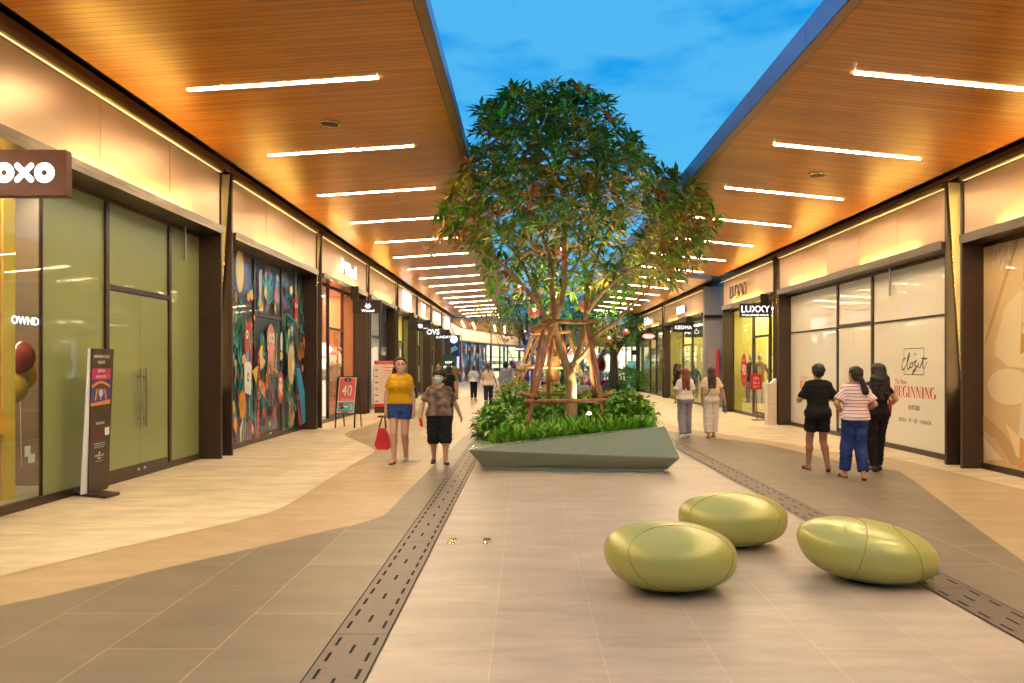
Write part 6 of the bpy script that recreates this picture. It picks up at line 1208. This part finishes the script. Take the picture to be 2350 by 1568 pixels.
# screen with shoe and board on the recess wall, green notice
q = MB(); q.box(-6.9, -5.3, 60.9, 61, 1.2, 4.0, mat('screen_navy', (.02, .04, .16), .4)); fr = (Vector((-6.9, 60.89, 1.2)), Vector((1, 0, 0)), Vector((0, 0, 1)), Vector((0, -1, 0)))
flat(q, fr, blob(1.0, 2.4, .3, .22, 12), MC['yellow'], .004); flat(q, fr, [(.5, 1.5), (1.3, 2.0), (1.55, 1.7), (.7, 1.25)], MC['white'], .005); flat(q, fr, [(0, .1), (1.6, .1), (1.6, 1.1), (0, 1.1)], glow('screen_lilac', (.6, .6, .95), .8), .006); flat(q, fr, [(.05, 1.8), (.5, 2.6), (.15, 2.7)], MC['gold'], .005)
q.build('display_screen', label='upright screen with a white shoe and lilac block at the end of the left row', category='screen')
x, y, _ = G(1022, 905); q = MB(); q.box(-4.45, -3.65, 40.5, 40.55, .3, 2.15, mat('green_board', (.01, .05, .025), .4)); fr = (Vector((-4.05, 40.49, 1.6)), Vector((1, 0, 0)), Vector((0, 0, 1)), Vector((0, -1, 0))); q.text('NOW', fr, 0, .1, .18, M_lite, .9, off=.004); q.text('OPENING', fr, 0, -.15, .18, M_lite, .8, off=.004); q.build('notice_board', label='dark green notice board reading NOW OPENING', category='notice board')
# far canopy over the curved row
t = thing('canopy', 'curved far canopy across the end of the walk', 'canopy', (-6, 62, 0), 'timber lined canopies over the shop fronts')
oe = smooth_path([(-7.5, 61.5), (-6.1, 61.5), (-3.6, 64), (-1.0, 69.5), (2, 74), (7, 79)], 3); ie = smooth_path([(-7.0, 66), (-6.4, 71), (-4.2, 82.3), (-1.2, 91.5), (3.5, 100.5), (9.5, 108.5)], 3)
q = MB(); nn = len(oe); q.add([(a, b, 5.45) for a, b in oe]+[(a, b, 5.05) for a, b in ie], [(i, i+1, nn+i+1, nn+i) for i in range(nn-1)], M_wood); q.build('soffit', t)
q = MB(); q.add([(a, b, 5.44) for a, b in oe]+[(a, b-.15, 5.85) for a, b in oe], [(i, i+1, nn+i+1, nn+i) for i in range(nn-1)], M_fasc); q.add([(a, b-.14, 5.85) for a, b in oe]+[(a, b, 5.9) for a, b in ie], [(i, i+1, nn+i+1, nn+i) for i in range(nn-1)], M_roof); q.build('fascia', t)
for k, f_ in enumerate((.16, .28, .38, .48, .58, .68, .78)):
    i0 = int(f_*(nn-1)); a = Vector((*oe[i0], 5.45)); b = Vector((*ie[i0], 5.05)); p0 = a+(b-a)*.28; p1 = a+(b-a)*.72; p0.z -= .02; p1.z -= .02
    q = MB(); q.tube([p0, p1], .05, M_strip2, 4); q.build('ceiling_light', label='light bar under the far curved canopy, number %s from its left end' % ORD[k], category='ceiling light', group='linear lights of the far canopy')
# coloured block plinth with tinsel arches
t = thing('block_plinth', 'stepped plinth of red, blue and green blocks', 'plinth', (5.4, 49.5, 0))
cs = [mat('block_'+n, c, .4) for n, c in dict(r=(.65, .02, .03), b=(.02, .03, .6), g=(.02, .28, .06)).items()]
for row, (xa, xb, y, z) in enumerate(((4.7, 6.85, 49.5, .0), (4.05, 6.7, 50.2, .30))):
    q = MB(); x = xa; k = row
    while x < xb-.1: w = pr.choice((.35, .45, .6)); w = min(w, xb-x); q.box(x, x+w-.012, y, y+2.4, z+.002, z+.295, cs[(k+(k//2)) % 3]); x += w; k += 1
    q.build('block_row', t)
def tinsel(q, p0, r, n, m, rr, sc=1.):
    for i in range(n):
        d = Vector((rr.gauss(0, 1), rr.gauss(0, 1), rr.gauss(0, 1))).normalized(); L_ = r*rr.uniform(.7, 1.35); s = d.orthogonal().normalized()*r*.05*sc; p = Vector(p0); q.add([p-s, p+s, p+d*L_], [(0, 1, 2)], m)
M_sil = mat('tinsel_silver', (.75, .8, .85), .3, .5); M_tr = mat('tinsel_red', (.7, .04, .03), .3, .4); M_tb = mat('tinsel_blue', (.06, .1, .5), .3, .4); M_tg = mat('tinsel_gold', (.6, .35, .08), .3, .6)
rr = random.Random(4)
for lab, cx, hgt, wd in (('silver tinsel arch left of the red bow', 4.15, 2.5, .55), ('silver tinsel arch right of the red bow', 5.45, 2.65, .55)):
    t = thing('tinsel_arch', lab, 'decoration', (cx, 50.6, .6), 'tinsel decorations on the blocks'); q = MB()
    for k in range(26): a = math.pi*k/25; tinsel(q, (cx+math.cos(a)*wd, 50.6, .6+(hgt-.6)*(.45+.5*math.sin(a))), .33, 70, M_sil if k % 5 else M_tg, rr)
    for s_ in (-1, 1):
        for k in range(8): tinsel(q, (cx+s_*wd, 50.6, .7+.16*k), .28, 50, M_sil, rr)
    q.build('garland', t)
q = MB()
for k in range(12): tinsel(q, (4.8+rr.uniform(-.35, .35), 50.3, 1.6+rr.uniform(-.35, .4)), .3, 60, M_tr, rr, 2)
q.build('tinsel_bow', label='shaggy red tinsel bow between the silver arches', category='decoration')
q = MB()
for k in range(14): tinsel(q, (3.9+k*.15, 50.1, .95+.1*(k % 2)), .3, 60, M_sil, rr)
for k in range(12): q.tube([(4.1+k*.17, 50.05, .6), (4.1+k*.17, 50.05, .88)], .06, M_tg, 6)
q.build('tinsel_skirt', label='row of silver tinsel tufts on gold cups along the plinth', category='decoration')
t = thing('tinsel_bouquet', 'blue and silver tinsel bouquet with red ribbons behind the man in grey', 'decoration', (-.3, 30, 0)); q = MB()
for k in range(26): tinsel(q, (-.25+rr.uniform(-.35, .35), 30, 1.25+rr.uniform(-.5, .5)), .2, 60, [M_tb, M_sil, M_tb, M_tr][k % 4], rr, 1.6)
q.build('tufts', t); q = MB(); q.tube([(-.25, 30, .0), (-.25, 30, 1.0)], [.22, .14], M_tb, 12); q.build('stand', t)
t = thing('tinsel_tree', 'dark blue and silver tinsel cone seen through the bamboo poles', 'decoration', (.65, 33, 0)); q = MB()
for k in range(60): z_ = rr.uniform(.3, 3.1); r_ = .75*(1-z_/3.6); a = rr.uniform(0, 6.28); tinsel(q, (.3+math.cos(a)*r_, 33+math.sin(a)*r_, z_), .22, 40, [M_tb, M_sil, M_tb][k % 3], rr, 1.6)
q.build('tufts', t); q = MB(); q.tube([(.3, 33, 0), (.3, 33, 3.1)], [.12, .03], M_tb, 8); q.build('pole', t)
# banners
t = thing('hanging_banner', 'large yellow and lilac shaped banner above the far shops', 'banner', (8, 58, 3)); mY = mat('banner_yellow', (.72, .42, .02), .5); mP = mat('banner_lilac', (.45, .3, .65), .5)
X = lambda vx: (vx-CX)*58/F; Z = lambda vy: H0+(CY-vy)*58/F
q = MB()
def pxb(a, b, c, d, m_, off=0): q.prism([(X(a), 58+off, Z(c)), (X(b), 58+off, Z(c)), (X(b), 58+off, Z(d)), (X(a), 58+off, Z(d))], (0, .05, 0), m_)
pxb(1438, 1455, 736, 796, mY); pxb(1455.2, 1466, 768, 796, mY); pxb(1428, 1437.8, 746, 790, mP); pxb(1457, 1462, 738, 767.6, mP); pxb(1310, 1322, 752, 790, mY); pxb(1322.2, 1328, 760, 790, mP); q.build('cloth', t)
q = MB(); q.tube([(X(1437), 58.1, 0), (X(1437), 58.1, Z(736))], .06, M_frame, 8); q.build('pole', t)
# teal glass screen
t = thing('glass_screen', 'pale teal glass screen standing beside the red oval shop', 'screen', (6.7, 47.6, 0)); q = MB(); q.box(6.35, 7.05, 47.6, 47.62, .1, 1.9, mat('teal_glass', (.25, .72, .68), .1, emit=(.3, .85, .8), es=.25)); q.build('pane', t)
q = MB(); q.tube([(4.9, 46.5, .95), (6.9, 46.5, .95)], .025, M_blk2, 6)
for x in (5.1, 5.9, 6.8): q.tube([(x, 46.5, 0), (x, 46.5, .97)], .025, M_blk2, 6)
q.build('railing', label='low black railing in front of the block plinth', category='railing')
# distant shops to the right of the far walk
t = thing('shopfront', 'distant shops with small lit red and white signs', 'shop front', (8, 75, 0), 'curved row of shop fronts at the far end')
q = MB(); q.box(3, 30, 75, 75.2, 3.4, 4.6, M_far); q.box(3, 30, 76.5, 76.7, 0, 3.6, far_glow); q.build('wall', t); q = MB()
for k in range(14): q.box(4+k*1.6, 4.15+k*1.6, 75, 75.2, 0, 3.4, M_frame)
q.build('frame', t); q = MB()
for k in range(12): q.box(3.9+k*1.1, 4.6+k*1.1, 74.8, 74.9, 2.6, 2.95 if k % 2 else 3.1, [glow('s_red', (.8, .06, .05), 1), M_lite, M_black, glow('s_red', (.8, .06, .05), 1)][k % 4])
q.build('sign_panel', t)
q = MB(); q.prism([(2, 72, 4.9), (30, 72, 4.9), (30, 78, 4.8), (2, 78, 4.8)], (0, 0, .5), M_wood); q.build('roof', t)
# handheld items
# ================================================================ CAMERA, SKY, LIGHT
cam = bpy.data.cameras.new('camera'); co = bpy.data.objects.new('camera', cam); C.objects.link(co); co.location = (0, 0, H0); co.rotation_euler = (math.pi/2, 0, 0)
cam.sensor_width = 36; cam.lens = 36*F/2350; cam.shift_x = -(CX-1175)/2350; cam.shift_y = (CY-784)/2350; cam.clip_end = 2000; cam.clip_start = .05
bpy.context.scene.camera = co
w = bpy.data.worlds.new('World'); bpy.context.scene.world = w; w.use_nodes = True; nt = w.node_tree; bg = nt.nodes['Background']
tc = nt.nodes.new('ShaderNodeTexCoord'); sky = nt.nodes.new('ShaderNodeTexSky'); sky.sky_type = 'NISHITA'; sky.sun_disc = False; sky.sun_elevation = math.radians(4); sky.sun_rotation = math.radians(200); sky.altitude = 0; sky.ozone_density = 3
sp = nt.nodes.new('ShaderNodeSeparateXYZ'); nt.links.new(tc.outputs['Generated'], sp.inputs[0])
rp = nt.nodes.new('ShaderNodeValToRGB'); nt.links.new(sp.outputs[2], rp.inputs[0])
e = rp.color_ramp.elements; e[0].position = 0; e[0].color = (.42, .66, .86, 1); e[1].position = .75; e[1].color = (.0, .24, .60, 1)
x_ = rp.color_ramp.elements.new(.18); x_.color = (.06, .40, .74, 1); x_ = rp.color_ramp.elements.new(.36); x_.color = (.0, .27, .70, 1)
mp = nt.nodes.new('ShaderNodeMapping'); mp.inputs['Scale'].default_value = (3.2, 3.2, 9.); mp.inputs['Rotation'].default_value = (.2, .25, 0); nt.links.new(tc.outputs['Generated'], mp.inputs[0])
n1 = nt.nodes.new('ShaderNodeTexNoise'); n1.inputs['Scale'].default_value = 2.1; n1.inputs['Detail'].default_value = 7; n1.inputs['Roughness'].default_value = .52; nt.links.new(mp.outputs[0], n1.inputs[0])
cr_ = nt.nodes.new('ShaderNodeValToRGB'); cr_.color_ramp.elements[0].position = .36; cr_.color_ramp.elements[1].position = .53; nt.links.new(n1.outputs[0], cr_.inputs[0])
cm = nt.nodes.new('ShaderNodeMixRGB'); cm.inputs[2].default_value = (.075, .41, .74, 1); ml = nt.nodes.new('ShaderNodeMath'); ml.operation = 'MULTIPLY'; ml.inputs[1].default_value = .85
nt.links.new(cr_.outputs[0], ml.inputs[0]); nt.links.new(ml.outputs[0], cm.inputs[0]); nt.links.new(rp.outputs[0], cm.inputs[1])
ss = nt.nodes.new('ShaderNodeVectorMath'); ss.operation = 'SCALE'; ss.inputs['Scale'].default_value = .012; nt.links.new(sky.outputs[0], ss.inputs[0])
ad = nt.nodes.new('ShaderNodeMixRGB'); ad.blend_type = 'ADD'; ad.inputs[0].default_value = 1; nt.links.new(cm.outputs[0], ad.inputs[1]); nt.links.new(ss.outputs[0], ad.inputs[2])
nt.links.new(ad.outputs[0], bg.inputs[0]); bg.inputs[1].default_value = .92
# warm spot of the planter uplight
l = bpy.data.lights.new('uplight_beam', 'SPOT'); l.energy = 170; l.color = (1, .78, .4); l.spot_size = 2.2; l.spot_blend = .7; l.shadow_soft_size = .05
lo = bpy.data.objects.new('uplight_beam', l); C.objects.link(lo); lo.location = Vector(P(1352, 953, 12.9))+Vector((0, .5, .12)); lo.rotation_euler = (math.radians(180-4), 0, 0)
l2 = bpy.data.lights.new('uplight_beam', 'SPOT'); l2.energy = 300; l2.color = (1, .75, .4); l2.spot_size = 1.9; l2.spot_blend = .7; l2.shadow_soft_size = .05
lo = bpy.data.objects.new('uplight_beam', l2); C.objects.link(lo); lo.location = (.9, 22.6, .9); lo.rotation_euler = (math.radians(180-25), 0, 0)
l3 = bpy.data.lights.new('uplight_beam', 'SPOT'); l3.energy = 420; l3.color = (1, .8, .42); l3.spot_size = 2.0; l3.spot_blend = .7; l3.shadow_soft_size = .05
lo = bpy.data.objects.new('uplight_beam', l3); C.objects.link(lo); lo.location = (1.25, 15.1, 1.05); lo.rotation_euler = (math.radians(180), 0, 0)  # extra uplight added behind the trunk as fill for the crown
sc_ = bpy.context.scene; sc_.view_settings.view_transform = 'Standard'; sc_.view_settings.look = 'None'; sc_.view_settings.exposure = .37; sc_.view_settings.gamma = 1
sc_.cycles.use_denoising = True; sc_.cycles.max_bounces = 7; sc_.cycles.diffuse_bounces = 3; sc_.cycles.glossy_bounces = 3; sc_.cycles.transparent_max_bounces = 12; sc_.cycles.sample_clamp_indirect = 6; sc_.cycles.caustics_reflective = False; sc_.cycles.caustics_refractive = False
